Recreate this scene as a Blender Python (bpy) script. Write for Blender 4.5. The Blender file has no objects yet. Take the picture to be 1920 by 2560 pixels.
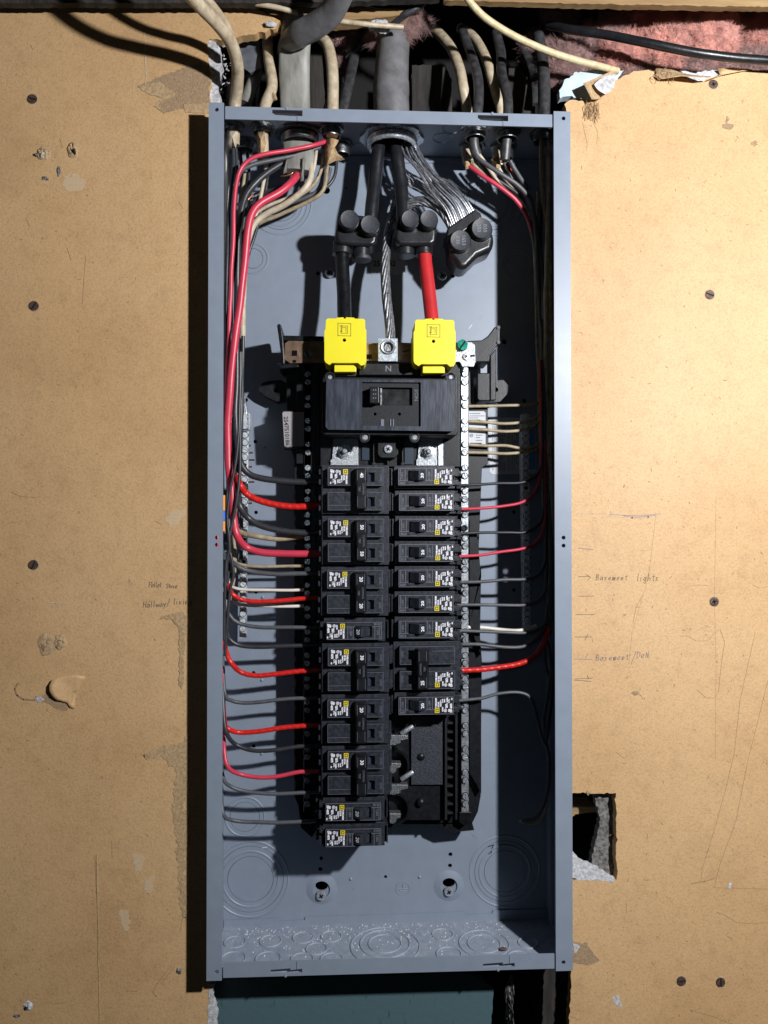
import bpy, bmesh, math, random
from mathutils import Vector, Matrix, noise
random.seed(7)
R = math.radians
SC = bpy.context.scene
COL = SC.collection
# ------------------------------------------------------------------ camera
FPX = 1900.0
cd = bpy.data.cameras.new('camera'); cam = bpy.data.objects.new('camera', cd); COL.objects.link(cam)
cam.location = (0, -0.76, 0); cam.rotation_euler = (R(90 + 0.67), 0, R(-2.71))
cd.sensor_fit = 'VERTICAL'; cd.sensor_height = 36; cd.sensor_width = 27; cd.lens = 36 * FPX / 2560
cd.clip_start = 0.01; cd.clip_end = 50
SC.camera = cam
CM = cam.rotation_euler.to_matrix(); CL = Vector(cam.location)
# ------------------------------------------------------------------ world, lamps, exposure
w = bpy.data.worlds.new('World'); SC.world = w; w.use_nodes = True
w.node_tree.nodes['Background'].inputs[0].default_value = (0.9, 0.95, 1.0, 1)
w.node_tree.nodes['Background'].inputs[1].default_value = 0.006
def lamp(name, loc, power, col, size):
    l = bpy.data.lights.new(name, 'POINT'); l.energy = power; l.color = col; l.shadow_soft_size = size
    o = bpy.data.objects.new(name, l); o.location = loc; COL.objects.link(o); return o
lamp('work_lamp', (0.56, -0.80, 0.33), 62, (0.985, 0.985, 1.0), 0.020)
lamp('fill_lamp', (-0.045, -0.75, 0.03), 0.28, (0.7, 0.88, 1.0), 0.02)  # added weak bluish fill near the camera, lifts the shadows in the box
SC.view_settings.view_transform = 'Standard'; SC.view_settings.look = 'None'
SC.view_settings.exposure = 0; SC.view_settings.gamma = 1; SC.view_settings.use_curve_mapping = False
SC.cycles.max_bounces = 6

# ------------------------------------------------------------------ helpers
def W(px, py, y=0.0):
    d = CM @ Vector(((px - 960) / FPX, -(py - 1280) / FPX, -1))
    t = (y - CL.y) / d.y
    return CL + d * t
def K(y): return 0.0004 * (1 + y / 0.76)          # metres per photo pixel at a depth

def tag(o, label=None, cat=None, group=None, kind=None):
    if label: o['label'] = label
    if cat: o['category'] = cat
    if group: o['group'] = group
    if kind: o['kind'] = kind
    return o
def thing(name, label, cat, loc=(0, 0, 0), group=None):
    o = bpy.data.objects.new(name, None); o.empty_display_size = 0.01; COL.objects.link(o); o.location = loc
    return tag(o, label, cat, group)
def worldloc(o):
    v = Vector((0, 0, 0))
    while o is not None: v += o.location; o = o.parent
    return v

def strokes(parent, name, mat, lst, y, wd):
    for q in lst:
        m_ = MB(); stroke(m_, pl(q, DW), y, wd); m_.build(name, mat, parent)
class MB:
    def __init__(s): s.v = []; s.f = []
    def add(s, vs, fs):
        b = len(s.v); s.v += [Vector(x) for x in vs]; s.f += [tuple(i + b for i in f) for f in fs]; return s
    def box(s, x0, x1, y0, y1, z0, z1):
        return s.add([(x, y, z) for x in (x0, x1) for y in (y0, y1) for z in (z0, z1)],
                     [(0, 1, 3, 2), (4, 6, 7, 5), (0, 4, 5, 1), (2, 3, 7, 6), (0, 2, 6, 4), (1, 5, 7, 3)])
    def pbox(s, px0, py0, px1, py1, yf, yb):
        mx, my = (px0 + px1) / 2, (py0 + py1) / 2
        return s.box(W(px0, my, yf).x, W(px1, my, yf).x, yf, yb, W(mx, py1, yf).z, W(mx, py0, yf).z)
    def prism(s, pts, y0, y1):                      # pts (x,z), extruded in y
        n = len(pts)
        vs = [(p[0], y0, p[1]) for p in pts] + [(p[0], y1, p[1]) for p in pts]
        return s.add(vs, [tuple(range(n)), tuple(range(2 * n - 1, n - 1, -1))] + [(i, i + n, (i + 1) % n + n, (i + 1) % n) for i in range(n)])
    def pprism(s, pts, y0, y1):
        return s.prism([(W(a, b, y0).x, W(a, b, y0).z) for a, b in pts], y0, y1)
    def lathe(s, prof, c, ax='Y', n=20, ang=0, closed=True):   # prof (r,h): h along axis
        c = Vector(c); vs = []; fs = []
        for r, h in prof:
            for i in range(n):
                a = 2 * math.pi * i / n + ang
                p = {'Y': (r * math.cos(a), h, r * math.sin(a)), 'Z': (r * math.cos(a), r * math.sin(a), h), 'X': (h, r * math.cos(a), r * math.sin(a))}[ax]
                vs.append(c + Vector(p))
        for k in range(len(prof) - 1):
            for i in range(n):
                j = (i + 1) % n
                fs.append((k * n + i, k * n + j, (k + 1) * n + j, (k + 1) * n + i))
        if prof[0][0] > 0 and closed: fs.append(tuple(range(n - 1, -1, -1)))
        if prof[-1][0] > 0 and closed: fs.append(tuple(range((len(prof) - 1) * n, len(prof) * n)))
        return s.add(vs, fs)
    def tube(s, pts, r, n=10, flat=None, rf=None, cap=True):
        m = len(pts); vs = []; fs = []
        up = Vector((0, 1, 0))
        t0 = (pts[1] - pts[0]).normalized()
        nrm = (up - t0 * up.dot(t0)); nrm = nrm.normalized() if nrm.length > 1e-6 else Vector((1, 0, 0))
        for i, p in enumerate(pts):
            t = (pts[min(i + 1, m - 1)] - pts[max(i - 1, 0)]).normalized()
            nrm = (nrm - t * nrm.dot(t)).normalized(); b = t.cross(nrm)
            for k in range(n):
                a = 2 * math.pi * k / n
                rr = r if rf is None else rf(i, k, n)
                vs.append(p + nrm * (math.cos(a) * rr * (flat or 1)) + b * (math.sin(a) * rr))
        for i in range(m - 1):
            for k in range(n):
                l = (k + 1) % n
                fs.append((i * n + k, i * n + l, (i + 1) * n + l, (i + 1) * n + k))
        if cap: fs += [tuple(range(n - 1, -1, -1)), tuple(range((m - 1) * n, m * n))]
        return s.add(vs, fs)
    def build(s, name, mat, parent=None, bevel=0, sharp=35, seg=2, label=None):
        if parent is None:
            xs = [v.x for v in s.v]; ys = [v.y for v in s.v]; zs = [v.z for v in s.v]
            o0 = Vector(((min(xs) + max(xs)) / 2, (min(ys) + max(ys)) / 2, min(zs)))
        else: o0 = worldloc(parent)
        me = bpy.data.meshes.new(name); me.from_pydata([v - o0 for v in s.v], [], s.f)
        me.materials.append(mat); me.validate()
        bm = bmesh.new(); bm.from_mesh(me); bmesh.ops.recalc_face_normals(bm, faces=bm.faces); bm.to_mesh(me); bm.free()
        me.polygons.foreach_set('use_smooth', [True] * len(me.polygons))
        me.set_sharp_from_angle(angle=R(sharp))
        o = bpy.data.objects.new(name, me); COL.objects.link(o)
        if parent is None: o.location = o0
        else: o.parent = parent
        if bevel:
            b = o.modifiers.new('bevel', 'BEVEL'); b.width = bevel; b.segments = seg; b.limit_method = 'ANGLE'; b.angle_limit = R(40); b.harden_normals = True
        if label: o['label'] = label
        return o

def cat_rom(P, step=0.004):
    out = []; n = len(P)
    for i in range(n - 1):
        p0 = P[max(i - 1, 0)]; p1 = P[i]; p2 = P[i + 1]; p3 = P[min(i + 2, n - 1)]
        k = max(2, int((p2 - p1).length / step))
        for j in range(k):
            t = j / k
            out.append(0.5 * ((2 * p1) + (p2 - p0) * t + (2 * p0 - 5 * p1 + 4 * p2 - p3) * t * t + (3 * p1 - p0 - 3 * p2 + p3) * t ** 3))
    out.append(P[-1].copy()); return out
def path(pts, d, step=0.004):
    P = []
    for i, p in enumerate(pts):
        dd = p[2] if len(p) > 2 else (d if not isinstance(d, tuple) else d[0] + (d[1] - d[0]) * i / (len(pts) - 1))
        P.append(W(p[0], p[1], dd))
    return cat_rom(P, step)

def curve_mesh(loops, th):
    cu = bpy.data.curves.new('tmp', 'CURVE'); cu.dimensions = '2D'; cu.fill_mode = 'BOTH' if th > 0 else 'FRONT'; cu.extrude = th / 2
    for lp in loops:
        sp = cu.splines.new('POLY'); sp.points.add(len(lp) - 1)
        for q, p in zip(sp.points, lp): q.co = (p[0], p[1], 0, 1)
        sp.use_cyclic_u = True
    ob = bpy.data.objects.new('tmp', cu); COL.objects.link(ob)
    dg = bpy.context.evaluated_depsgraph_get(); me = bpy.data.meshes.new_from_object(ob.evaluated_get(dg))
    vs = [tuple(v.co) for v in me.vertices]; fs = [tuple(p.vertices) for p in me.polygons]
    bpy.data.objects.remove(ob); bpy.data.curves.remove(cu); bpy.data.meshes.remove(me)
    return vs, fs
def plate(mb, loops, yf, th):       # loops (x,z) in world, front face at yf
    vs, fs = curve_mesh(loops, th)
    mb.add([(v[0], yf + th / 2 - v[2], v[1]) for v in vs], fs); return mb
def pl(pts, y): return [(W(a, b, y).x, W(a, b, y).z) for a, b in pts]
def circ(cx, cz, r, n=28, a0=0, sq=1): return [(cx + r * math.cos(2 * math.pi * i / n + a0), cz + r * sq * math.sin(2 * math.pi * i / n + a0)) for i in range(n)]
def pcirc(px, py, rp, y, n=28, sq=1): c = W(px, py, y); return circ(c.x, c.z, rp * K(y), n, 0, sq)
def ragged(pts, amp, step, seed=0, flags=None):
    out = []; n = len(pts)
    for i in range(n):
        a = Vector(pts[i]); b = Vector(pts[(i + 1) % n]); L = (b - a).length
        if flags and not flags[i]: out.append(tuple(a)); continue
        k = max(1, int(L / step)); d = (b - a).normalized(); nn = Vector((-d.y, d.x))
        for j in range(k):
            p = a + (b - a) * j / k
            q = noise.noise(Vector((p.x * 180 + seed, p.y * 180, seed))) + 0.5 * noise.noise(Vector((p.x * 600, p.y * 600 + seed, 3)))
            out.append(tuple(p + nn * amp * q))
    return out
_tc = {}
def text2d(s, size, align='LEFT', bold=0):
    key = (s, size, align, bold)
    if key in _tc: return _tc[key]
    cu = bpy.data.curves.new('t', 'FONT'); cu.body = s; cu.size = size; cu.align_x = align; cu.align_y = 'CENTER'; cu.resolution_u = 2; cu.offset = bold
    ob = bpy.data.objects.new('t', cu); COL.objects.link(ob)
    dg = bpy.context.evaluated_depsgraph_get(); me = bpy.data.meshes.new_from_object(ob.evaluated_get(dg))
    r = ([tuple(v.co) for v in me.vertices], [tuple(p.vertices) for p in me.polygons])
    bpy.data.objects.remove(ob); bpy.data.curves.remove(cu); bpy.data.meshes.remove(me); _tc[key] = r; return r
def text(mb, s, x, y, z, size, ang=0, align='LEFT', bold=0, sx=1):
    vs, fs = text2d(s, size, align, bold); c, q = math.cos(ang), math.sin(ang)
    mb.add([(x + v[0] * sx * c - v[1] * q, y, z + v[0] * sx * q + v[1] * c) for v in vs], fs); return mb
def stroke(mb, pts, y, wd):          # thin ribbon on a plane (x,z)
    for i in range(len(pts) - 1):
        a = Vector(pts[i]); b = Vector(pts[i + 1]); d = b - a
        if d.length < 1e-7: continue
        nn = Vector((-d.y, d.x)).normalized() * wd / 2; e = d.normalized() * wd * .3
        mb.add([(p.x, y, p.y) for p in (a - nn - e, b - nn + e, b + nn + e, a + nn - e)], [(0, 1, 2, 3)])
    return mb

# ------------------------------------------------------------------ materials
def pm(name, col, *a, spec=None, **k):
    m = pm_(name, col, *a, **k)
    if spec is not None: m.node_tree.nodes['Principled BSDF'].inputs['Specular IOR Level'].default_value = spec
    return m
def pm_(name, col, rough=.5, metal=0, var=0, vs=60, bump=0, bs=400, col2=None, detail=4, rvar=0, coat=0, aniso=None, sheen=0):
    m = bpy.data.materials.new(name); m.use_nodes = True; nt = m.node_tree; N = nt.nodes; L = nt.links
    p = N['Principled BSDF']; p.inputs['Base Color'].default_value = (*col, 1); p.inputs['Roughness'].default_value = rough; p.inputs['Metallic'].default_value = metal
    if coat: p.inputs['Coat Weight'].default_value = coat
    if sheen: p.inputs['Sheen Weight'].default_value = sheen
    tc = N.new('ShaderNodeTexCoord'); src = tc.outputs['Object']
    if aniso:
        mp = N.new('ShaderNodeMapping'); mp.inputs['Scale'].default_value = aniso; L.new(src, mp.inputs[0]); src = mp.outputs[0]
    if var or col2:
        n = N.new('ShaderNodeTexNoise'); n.inputs['Scale'].default_value = vs; n.inputs['Detail'].default_value = detail; n.inputs['Roughness'].default_value = .6; L.new(src, n.inputs['Vector'])
        r = N.new('ShaderNodeValToRGB'); r.color_ramp.elements[0].position = .35; r.color_ramp.elements[1].position = .68
        c2 = col2 or tuple(c * (1 - var) for c in col)
        r.color_ramp.elements[0].color = (*c2, 1); r.color_ramp.elements[1].color = (*(col if col2 else tuple(min(1, c * (1 + var * .5)) for c in col)), 1)
        L.new(n.outputs['Fac'], r.inputs[0]); L.new(r.outputs[0], p.inputs['Base Color'])
        if rvar:
            mr = N.new('ShaderNodeMapRange'); mr.inputs['To Min'].default_value = rough - rvar; mr.inputs['To Max'].default_value = rough + rvar
            L.new(n.outputs['Fac'], mr.inputs[0]); L.new(mr.outputs[0], p.inputs['Roughness'])
    if bump:
        n2 = N.new('ShaderNodeTexNoise'); n2.inputs['Scale'].default_value = bs; n2.inputs['Detail'].default_value = 3; L.new(src, n2.inputs['Vector'])
        b = N.new('ShaderNodeBump'); b.inputs['Strength'].default_value = bump; b.inputs['Distance'].default_value = .0006; L.new(n2.outputs['Fac'], b.inputs['Height']); L.new(b.outputs[0], p.inputs['Normal'])
    return m
M = {}
M['paint'] = pm('enclosure_paint', (.226, .268, .335), .42, 0, .05, 55, .10, 900, rvar=.05)
M['paint_dusty'] = pm('dusty_paint', (.222, .268, .345), .6, 0, 0, 120, .2, 900, col2=(.31, .345, .405), detail=8)
M['black'] = pm('black_plastic', (.008, .009, .012), .42, 0, .35, 220, .25, 900, rvar=.1, spec=.35)
M['breaker'] = pm('breaker_plastic', (.034, .038, .050), .36, 0, 0, 260, .4, 1100, col2=(.015, .017, .023), detail=8, rvar=.14, spec=.4)
M['blackmatte'] = pm('matte_black_plastic', (.011, .012, .016), .6, 0, .3, 200, .5, 1500, spec=.35)
M['glossblack'] = pm('gloss_black_plastic', (.008, .009, .011), .3, 0, .4, 90, .12, 300, rvar=.12)
M['scuff'] = pm('scuffed_black_plastic', (.048, .058, .084), .36, 0, 0, 300, .15, 600, col2=(.020, .024, .034), detail=9, aniso=(1, 1, .14), rvar=.1, spec=.4)
M['rubber'] = pm('vinyl_black', (.014, .015, .018), .33, 0, .3, 90, .25, 250, rvar=.1)
M['vinylcap'] = pm('vinyl_cap', (.040, .044, .054), .5, 0, .3, 200, .25, 700)
M['wireblack'] = pm('black_insulation', (.035, .037, .043), .38, 0, .25, 200, .15, 400)
M['wiregrey'] = pm('grey_black_insulation', (.085, .09, .10), .45, 0, .2, 200, .15, 400)
M['red'] = pm('red_insulation', (.60, .045, .085), .38, 0, .10, 60, .1, 300)
M['redcable'] = pm('red_cable_insulation', (.52, .025, .03), .4, 0, .15, 60, .1, 300)
M['redtape'] = pm('red_tape', (.62, .018, .014), .36, 0, .15, 120, .25, 400)
M['white'] = pm('aged_white_insulation', (.62, .55, .43), .5, 0, 0, 130, .2, 300, col2=(.44, .36, .25), detail=6)
M['whiter'] = pm('white_insulation', (.75, .70, .62), .45, 0, .12, 40, .1, 300)
M['tan'] = pm('tan_insulation', (.44, .37, .25), .5, 0, 0, 160, .25, 300, col2=(.27, .21, .13), detail=6)
M['sheath'] = pm('aged_cream_cable_sheath', (.58, .50, .37), .45, 0, 0, 120, .5, 200, col2=(.36, .28, .18), detail=9)
M['sheathy'] = pm('yellowed_cable_sheath', (.66, .57, .36), .5, 0, 0, 200, .3, 300, col2=(.50, .40, .22), detail=8)
M['sheathgrey'] = pm('grey_cable_sheath', (.34, .34, .31), .4, 0, 0, 80, .5, 120, col2=(.17, .165, .15), detail=9, aniso=(1, 1, .3))
M['sheathdark'] = pm('dark_cable_sheath', (.065, .065, .07), .42, 0, 0, 120, .6, 160, col2=(.018, .018, .02), detail=9)
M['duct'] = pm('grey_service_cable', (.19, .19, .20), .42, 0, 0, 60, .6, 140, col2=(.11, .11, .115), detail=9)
M['steel'] = pm('zinc_steel', (.60, .64, .69), .28, .65, .3, 300, .25, 900, rvar=.1)
M['steeldull'] = pm('dull_zinc', (.30, .31, .32), .38, 1, .4, 200, .4, 500, rvar=.1)
M['alu'] = pm('bare_aluminium_wire', (.46, .47, .50), .42, .85, .4, 300, .2, 500, rvar=.08)
M['tin'] = pm('tin_plated_bar', (.52, .57, .62), .36, .75, .3, 350, .3, 900, rvar=.1)
M['sparkle'] = pm('grainy_zinc_plate', (.42, .45, .48), .36, .8, 0, 900, .8, 1200, col2=(.18, .19, .20))
M['brass'] = pm('aged_strap', (.30, .20, .14), .4, .8, .3, 160, .2, 500)
M['copper'] = pm('copper_wire', (.55, .22, .10), .35, 1, .3, 200)
M['hole'] = pm('recess_black', (.004, .004, .005), .8)
M['yellow'] = pm('yellow_plastic', (.78, .68, .012), .42, 0, .03, 60, .06, 600)
M['yellowdeep'] = pm('yellow_engraving', (.34, .29, .008), .5)
M['green'] = pm('green_anodised_screw', (.02, .30, .22), .25, .8, .4, 300)
M['label'] = pm('label_black', (.008, .008, .016), .5, 0, .1, 100)
M['print'] = pm('white_print', (.85, .85, .92), .6)
M['printdim'] = pm('lettering_and_highlights', (.20, .215, .255), .5)  # paler than the plastic, for moulded letters and painted edge highlights
M['printmid'] = pm('faint_lettering_and_highlights', (.13, .14, .175), .5)  # fainter tone for moulded letters, ribs and painted edge highlights
M['lyellow'] = pm('yellow_print', (.75, .60, .02), .5)
M['paper'] = pm('white_paper_label', (.50, .52, .56), .5, 0, .05, 60)
M['paperg'] = pm('grey_label', (.33, .36, .41), .5, 0, .05, 60)
M['ink'] = pm('black_ink', (.015, .015, .02), .6)
M['inkgrey'] = pm('grey_ink', (.12, .14, .18), .6)
M['bluelab'] = pm('blue_label', (.10, .28, .55), .5)
M['wood'] = pm('pine_board', (.42, .28, .13), .7, 0, 0, 70, .6, 300, col2=(.22, .13, .055), aniso=(.12, 1, 1.6), detail=8)
M['wooddark'] = pm('dark_old_wood', (.045, .038, .033), .8, 0, 0, 80, .9, 220, col2=(.010, .009, .008), aniso=(1.5, 1, .2), detail=9)
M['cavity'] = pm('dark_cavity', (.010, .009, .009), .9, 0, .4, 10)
M['plaster'] = pm('white_gypsum', (.68, .70, .74), .9, 0, 0, 260, 1.0, 500, col2=(.34, .33, .33), detail=9)
M['gypdark'] = pm('broken_gypsum_core', (.26, .25, .24), .9, 0, 0, 300, 1.0, 500, col2=(.05, .045, .04), detail=9)
M['kraft'] = pm('torn_brown_paper', (.53, .38, .215), .85, 0, 0, 300, .9, 700, col2=(.34, .22, .115), detail=9)
M['kraft2'] = pm('bare_paper_layer', (.42, .29, .17), .95, 0, 0, 420, 1.0, 900, col2=(.27, .18, .105), detail=9)
M['pink'] = pm('pink_glass_wool', (.74, .34, .27), 1, 0, 0, 60, .6, 500, col2=(.36, .16, .135), detail=10, sheen=.5)
M['pinkdust'] = pm('dusty_glass_wool', (.40, .23, .21), 1, 0, 0, 90, 1.0, 300, col2=(.13, .08, .075), detail=10, sheen=.3)
M['rust'] = pm('rusty_screw_head', (.12, .075, .06), .6, .4, .5, 300, .8, 700)
M['pencil'] = pm('pencil_mark', (.21, .165, .12), .8)
M['pencilb'] = pm('violet_ink_mark', (.29, .24, .25), .8)
M['crack'] = pm('hairline_crack', (.36, .245, .13), .9)
M['scrape'] = pm('pale_scrape', (.62, .50, .36), .9, 0, .1, 200)
M['chalk'] = pm('chalk_smear', (.60, .46, .31), .95, 0, 0, 500, .2, 700, col2=(.53, .37, .21), detail=9)
M['whitepaper'] = pm('bright_white_paper', (.34, .32, .33), .5, 0, .05, 60)
M['barzinc'] = pm('ground_bar_zinc', (.66, .71, .76), .34, .35, .3, 350, .3, 900, rvar=.1)
M['screwzinc'] = pm('ground_screw_zinc', (.78, .84, .90), .25, .35, .3, 500, .3, 900, rvar=.1)
M['insul'] = pm('dark_blue_insulator', (.012, .025, .045), .4)
M['orange'] = pm('orange_marking', (.85, .30, .03), .5)
M['blue'] = pm('blue_marking', (.03, .16, .7), .5)
def wall_mat():
    m = bpy.data.materials.new('tan_painted_drywall'); m.use_nodes = True; nt = m.node_tree; N = nt.nodes; L = nt.links; p = N['Principled BSDF']
    g = N.new('ShaderNodeNewGeometry'); pos = g.outputs['Position']
    def nz(sc, det, ro=.55):
        n = N.new('ShaderNodeTexNoise'); n.inputs['Scale'].default_value = sc; n.inputs['Detail'].default_value = det; n.inputs['Roughness'].default_value = ro; L.new(pos, n.inputs['Vector']); return n.outputs['Fac']
    def ramp(f, stops):
        r = N.new('ShaderNodeValToRGB'); e = r.color_ramp.elements
        while len(e) < len(stops): e.new(.5)
        for q, (a, c) in zip(e, stops): q.position = a; q.color = (*c, 1)
        L.new(f, r.inputs[0]); return r.outputs[0]
    def mix(t, f, a, b):
        x = N.new('ShaderNodeMix'); x.data_type = 'RGBA'; x.blend_type = t
        if isinstance(f, float): x.inputs[0].default_value = f
        else: L.new(f, x.inputs[0])
        L.new(a, x.inputs[6]); L.new(b, x.inputs[7]); return x.outputs[2]
    big = ramp(nz(5, 5), [(.3, (.52, .325, .155)), (.5, (.575, .37, .185)), (.72, (.61, .405, .21))])
    fine = ramp(nz(750, 2, .5), [(.28, (.80, .78, .76)), (.5, (1, 1, 1)), (.75, (1.08, 1.07, 1.05))])
    c = mix('MULTIPLY', 1.0, big, fine)
    mid = ramp(nz(60, 6, .7), [(.30, (.86, .85, .84)), (.5, (1, 1, 1))])
    c = mix('MULTIPLY', .8, c, mid)
    st = ramp(nz(11, 7, .7), [(.36, (.80, .76, .72)), (.47, (1, 1, 1)), (.62, (1, 1, 1)), (.70, (1.05, 1.05, 1.08))])
    c = mix('MULTIPLY', .30, c, st)
    sp = ramp(nz(260, 3, .6), [(.24, (.30, .26, .24)), (.285, (1, 1, 1))])
    c = mix('MULTIPLY', .9, c, sp)
    L.new(c, p.inputs['Base Color']); p.inputs['Roughness'].default_value = .62
    b = N.new('ShaderNodeBump'); b.inputs['Strength'].default_value = .5; b.inputs['Distance'].default_value = .0005
    n2 = N.new('ShaderNodeTexNoise'); n2.inputs['Scale'].default_value = 330; n2.inputs['Detail'].default_value = 5; L.new(pos, n2.inputs['Vector'])
    L.new(n2.outputs['Fac'], b.inputs['Height']); L.new(b.outputs[0], p.inputs['Normal'])
    return m
M['wall'] = wall_mat()
def teal_mat():
    m = pm('worn_teal_paint', (.13, .22, .235), .5, 0, .15, 12, .5, 150)
    nt = m.node_tree; N = nt.nodes; L = nt.links; p = N['Principled BSDF']
    g = N.new('ShaderNodeNewGeometry'); mp = N.new('ShaderNodeMapping'); mp.inputs['Scale'].default_value = (260, 1, 40); L.new(g.outputs['Position'], mp.inputs[0])
    n = N.new('ShaderNodeTexNoise'); n.inputs['Scale'].default_value = 1; n.inputs['Detail'].default_value = 6; L.new(mp.outputs[0], n.inputs['Vector'])
    r = N.new('ShaderNodeValToRGB'); r.color_ramp.elements[0].position = .27; r.color_ramp.elements[0].color = (.02, .03, .035, 1); r.color_ramp.elements[1].position = .36; r.color_ramp.elements[1].color = (.075, .135, .155, 1)
    L.new(n.outputs['Fac'], r.inputs[0]); L.new(r.outputs[0], p.inputs['Base Color']); return m
M['teal'] = teal_mat()

D = 0.094           # enclosure depth
DW = 0.030          # drywall face
# ------------------------------------------------------------------ setting: dark stud bay behind everything
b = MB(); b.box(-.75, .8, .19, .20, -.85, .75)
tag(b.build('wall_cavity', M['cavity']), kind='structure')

# ------------------------------------------------------------------ drywall
def wallthing(name, label, outer, flags, holes, seed, amp=.0022, th=.011, yf=DW):
    rr = ragged(pl(outer, yf), amp, .003, seed, flags)
    mb = MB(); plate(mb, [rr] + [ragged(pl(h, yf), amp * .45, .002, seed + 5) for h in holes], yf, th)
    r = thing(name, label, 'drywall', (W(outer[0][0], 2560, yf).x, yf, W(outer[0][0], 2560, yf).z))
    mb.build('gypsum_board', M['wall'], r)
    return r, rr
wl, wlr = wallthing('drywall', 'tan painted drywall left of the grey electrical box, in its shadow at the right edge',
    [(-260, 2800), (-260, 14), (300, 16), (640, 20), (700, 52), (690, 70), (640, 84), (600, 92), (560, 100), (522, 96), (516, 130), (524, 160), (527, 200), (526, 300), (528, 2440), (530, 2500), (534, 2800)],
    [0, 1, 0, 0, 1, 1, 1, 1, 1, 1, 1, 1, 1, 0, 1, 1, 0], [], 3)
wr, wrr = wallthing('drywall', 'cream painted drywall right of the grey box, with a square hole cut low in it',
    [(1426, 2800), (1424, 2560), (1428, 2430), (1428, 2200), (1542, 2200), (1540, 1984), (1428, 1984), (1424, 300), (1412, 262), (1425, 248), (1462, 255), (1500, 235), (1530, 205), (1585, 178), (1650, 176), (1740, 205), (1790, 192), (1860, 176), (2200, 172), (2200, 2800)],
    [1, 1, 0, 1, 1, 1, 0, 1, 1, 1, 1, 1, 1, 1, 1, 1, 1, 0, 0, 0], [], 11)
# exposed gypsum of the cut edges
def strip_on(mb, pts, y0, y1, w0, seed, amp=.002):
    return plate(mb, [ragged(pl(pts, y0), amp, .0022, seed)], y0, y1 - y0)
mb = MB(); strip_on(mb, [(505, 98), (530, 100), (548, 120), (556, 160), (545, 200), (552, 262), (522, 268), (524, 180), (512, 130)], DW + .002, DW + .013, 0, 4)
mb.build('broken_edge', M['plaster'], wl)
mb = MB(); strip_on(mb, [(522, 2460), (536, 2462), (530, 2500), (542, 2540), (536, 2620), (520, 2620)], DW - .0004, DW + .010, 0, 9)
mb.build('broken_edge', M['plaster'], wl)
mb = MB(); strip_on(mb, [(1398, 226), (1412, 200), (1436, 182), (1500, 174), (1560, 176), (1540, 204), (1500, 232), (1462, 252), (1430, 240), (1402, 246)], DW + .006, DW + .016, 0, 21, .0022)
mb.build('board_backing', pm('pale_blue_board_paint', (.50, .60, .66), .6, 0, .15, 60, .3, 200), wr)
mb = MB(); strip_on(mb, [(1700, 176), (1740, 182), (1800, 172), (1800, 186), (1762, 214), (1720, 200)], DW + .002, DW + .010, 0, 5)
mb.build('broken_edge', M['plaster'], wr)
mb = MB(); strip_on(mb, [(1430, 2130), (1452, 2150), (1490, 2168), (1535, 2194), (1534, 2206), (1500, 2202), (1430, 2196)], DW - .0003, DW + .004, 0, 6)
mb.build('broken_edge', M['plaster'], wr)
# sides of the square hole: gypsum core seen in the cut
mb = MB(); plate(mb, [ragged(pl([(1488, 1978), (1545, 1978), (1548, 2205), (1470, 2205), (1478, 2150), (1492, 2090), (1500, 2050), (1490, 2010)], DW + .012), .002, .002, 31)], DW + .0118, .010)
mb.build('hole_lining', M['gypdark'], wr)

def relief(mb, px, py, rw, rh, hgt, seed, yf=DW, n=22, rag=.3, ang=0):   # irregular lump patch on the wall
    c = W(px, py, yf); k = K(yf); vs = [(c.x, yf - hgt * .6, c.z)]; fs = []; rings = 6
    for r in range(1, rings + 1):
        t = r / rings
        for i in range(n):
            a = 2 * math.pi * i / n
            j = 1 + rag * noise.noise(Vector((math.cos(a) * 1.6 + seed, math.sin(a) * 1.6, seed)))
            x, z = rw * k * t * j * math.cos(a), rh * k * t * j * math.sin(a)
            x, z = x * math.cos(ang) - z * math.sin(ang), x * math.sin(ang) + z * math.cos(ang)
            h = hgt * (1 - t ** 3) * (.6 + .9 * noise.noise(Vector((x * 500 + seed, z * 500, 1)))) if r < rings else -.0003
            vs.append((c.x + x, yf - h - .0001, c.z + z))
    for i in range(n): fs.append((0, 1 + i, 1 + (i + 1) % n))
    for r in range(rings - 1):
        for i in range(n):
            a = 1 + r * n; j = (i + 1) % n; fs.append((a + i, a + n + i, a + n + j, a + j))
    mb.add(vs, fs); return mb
def blotch(mb, pts, seed, off=.0003, amp=.002, yf=DW, th=.0004):
    return plate(mb, [ragged(pl(pts, yf), amp, .0022, seed)], yf - off, th)
# bare paper patch upper left, scrapes and smears
mb = MB(); blotch(mb, [(343, 216), (400, 192), (455, 172), (500, 158), (526, 165), (524, 262), (480, 268), (412, 282), (386, 268), (404, 246), (362, 230)], 2); mb.build('torn_paper_patch', M['kraft2'], wl)
mb = MB(); blotch(mb, [(343, 216), (400, 206), (440, 236), (396, 262), (412, 284), (384, 266), (404, 246), (360, 230)], 3, .0006, .0015); blotch(mb, [(460, 262), (524, 258), (524, 285), (465, 282)], 8, .0006, .001)
mb.build('torn_paper_edge', M['kraft'], wl)
mb = MB(); blotch(mb, [(455, 1528), (400, 1545), (430, 1550), (447, 1570), (450, 1660), (446, 1710), (456, 1722), (460, 1700), (462, 1620), (470, 1540)], 4, .0007, .0025)
blotch(mb, [(352, 1888), (400, 1868), (440, 1860), (468, 1840), (468, 2300), (452, 2280), (440, 2100), (430, 2010), (442, 1930), (400, 1890), (370, 1896)], 5, .0004, .005); mb.build('flaking_edge', M['kraft'], wl)
mb = MB(); blotch(mb, [(414, 1300), (430, 1278), (462, 1272), (462, 1286), (440, 1310), (422, 1318)], 6, .00025, .003); mb.build('chalk_smear', M['chalk'], wl)
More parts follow.
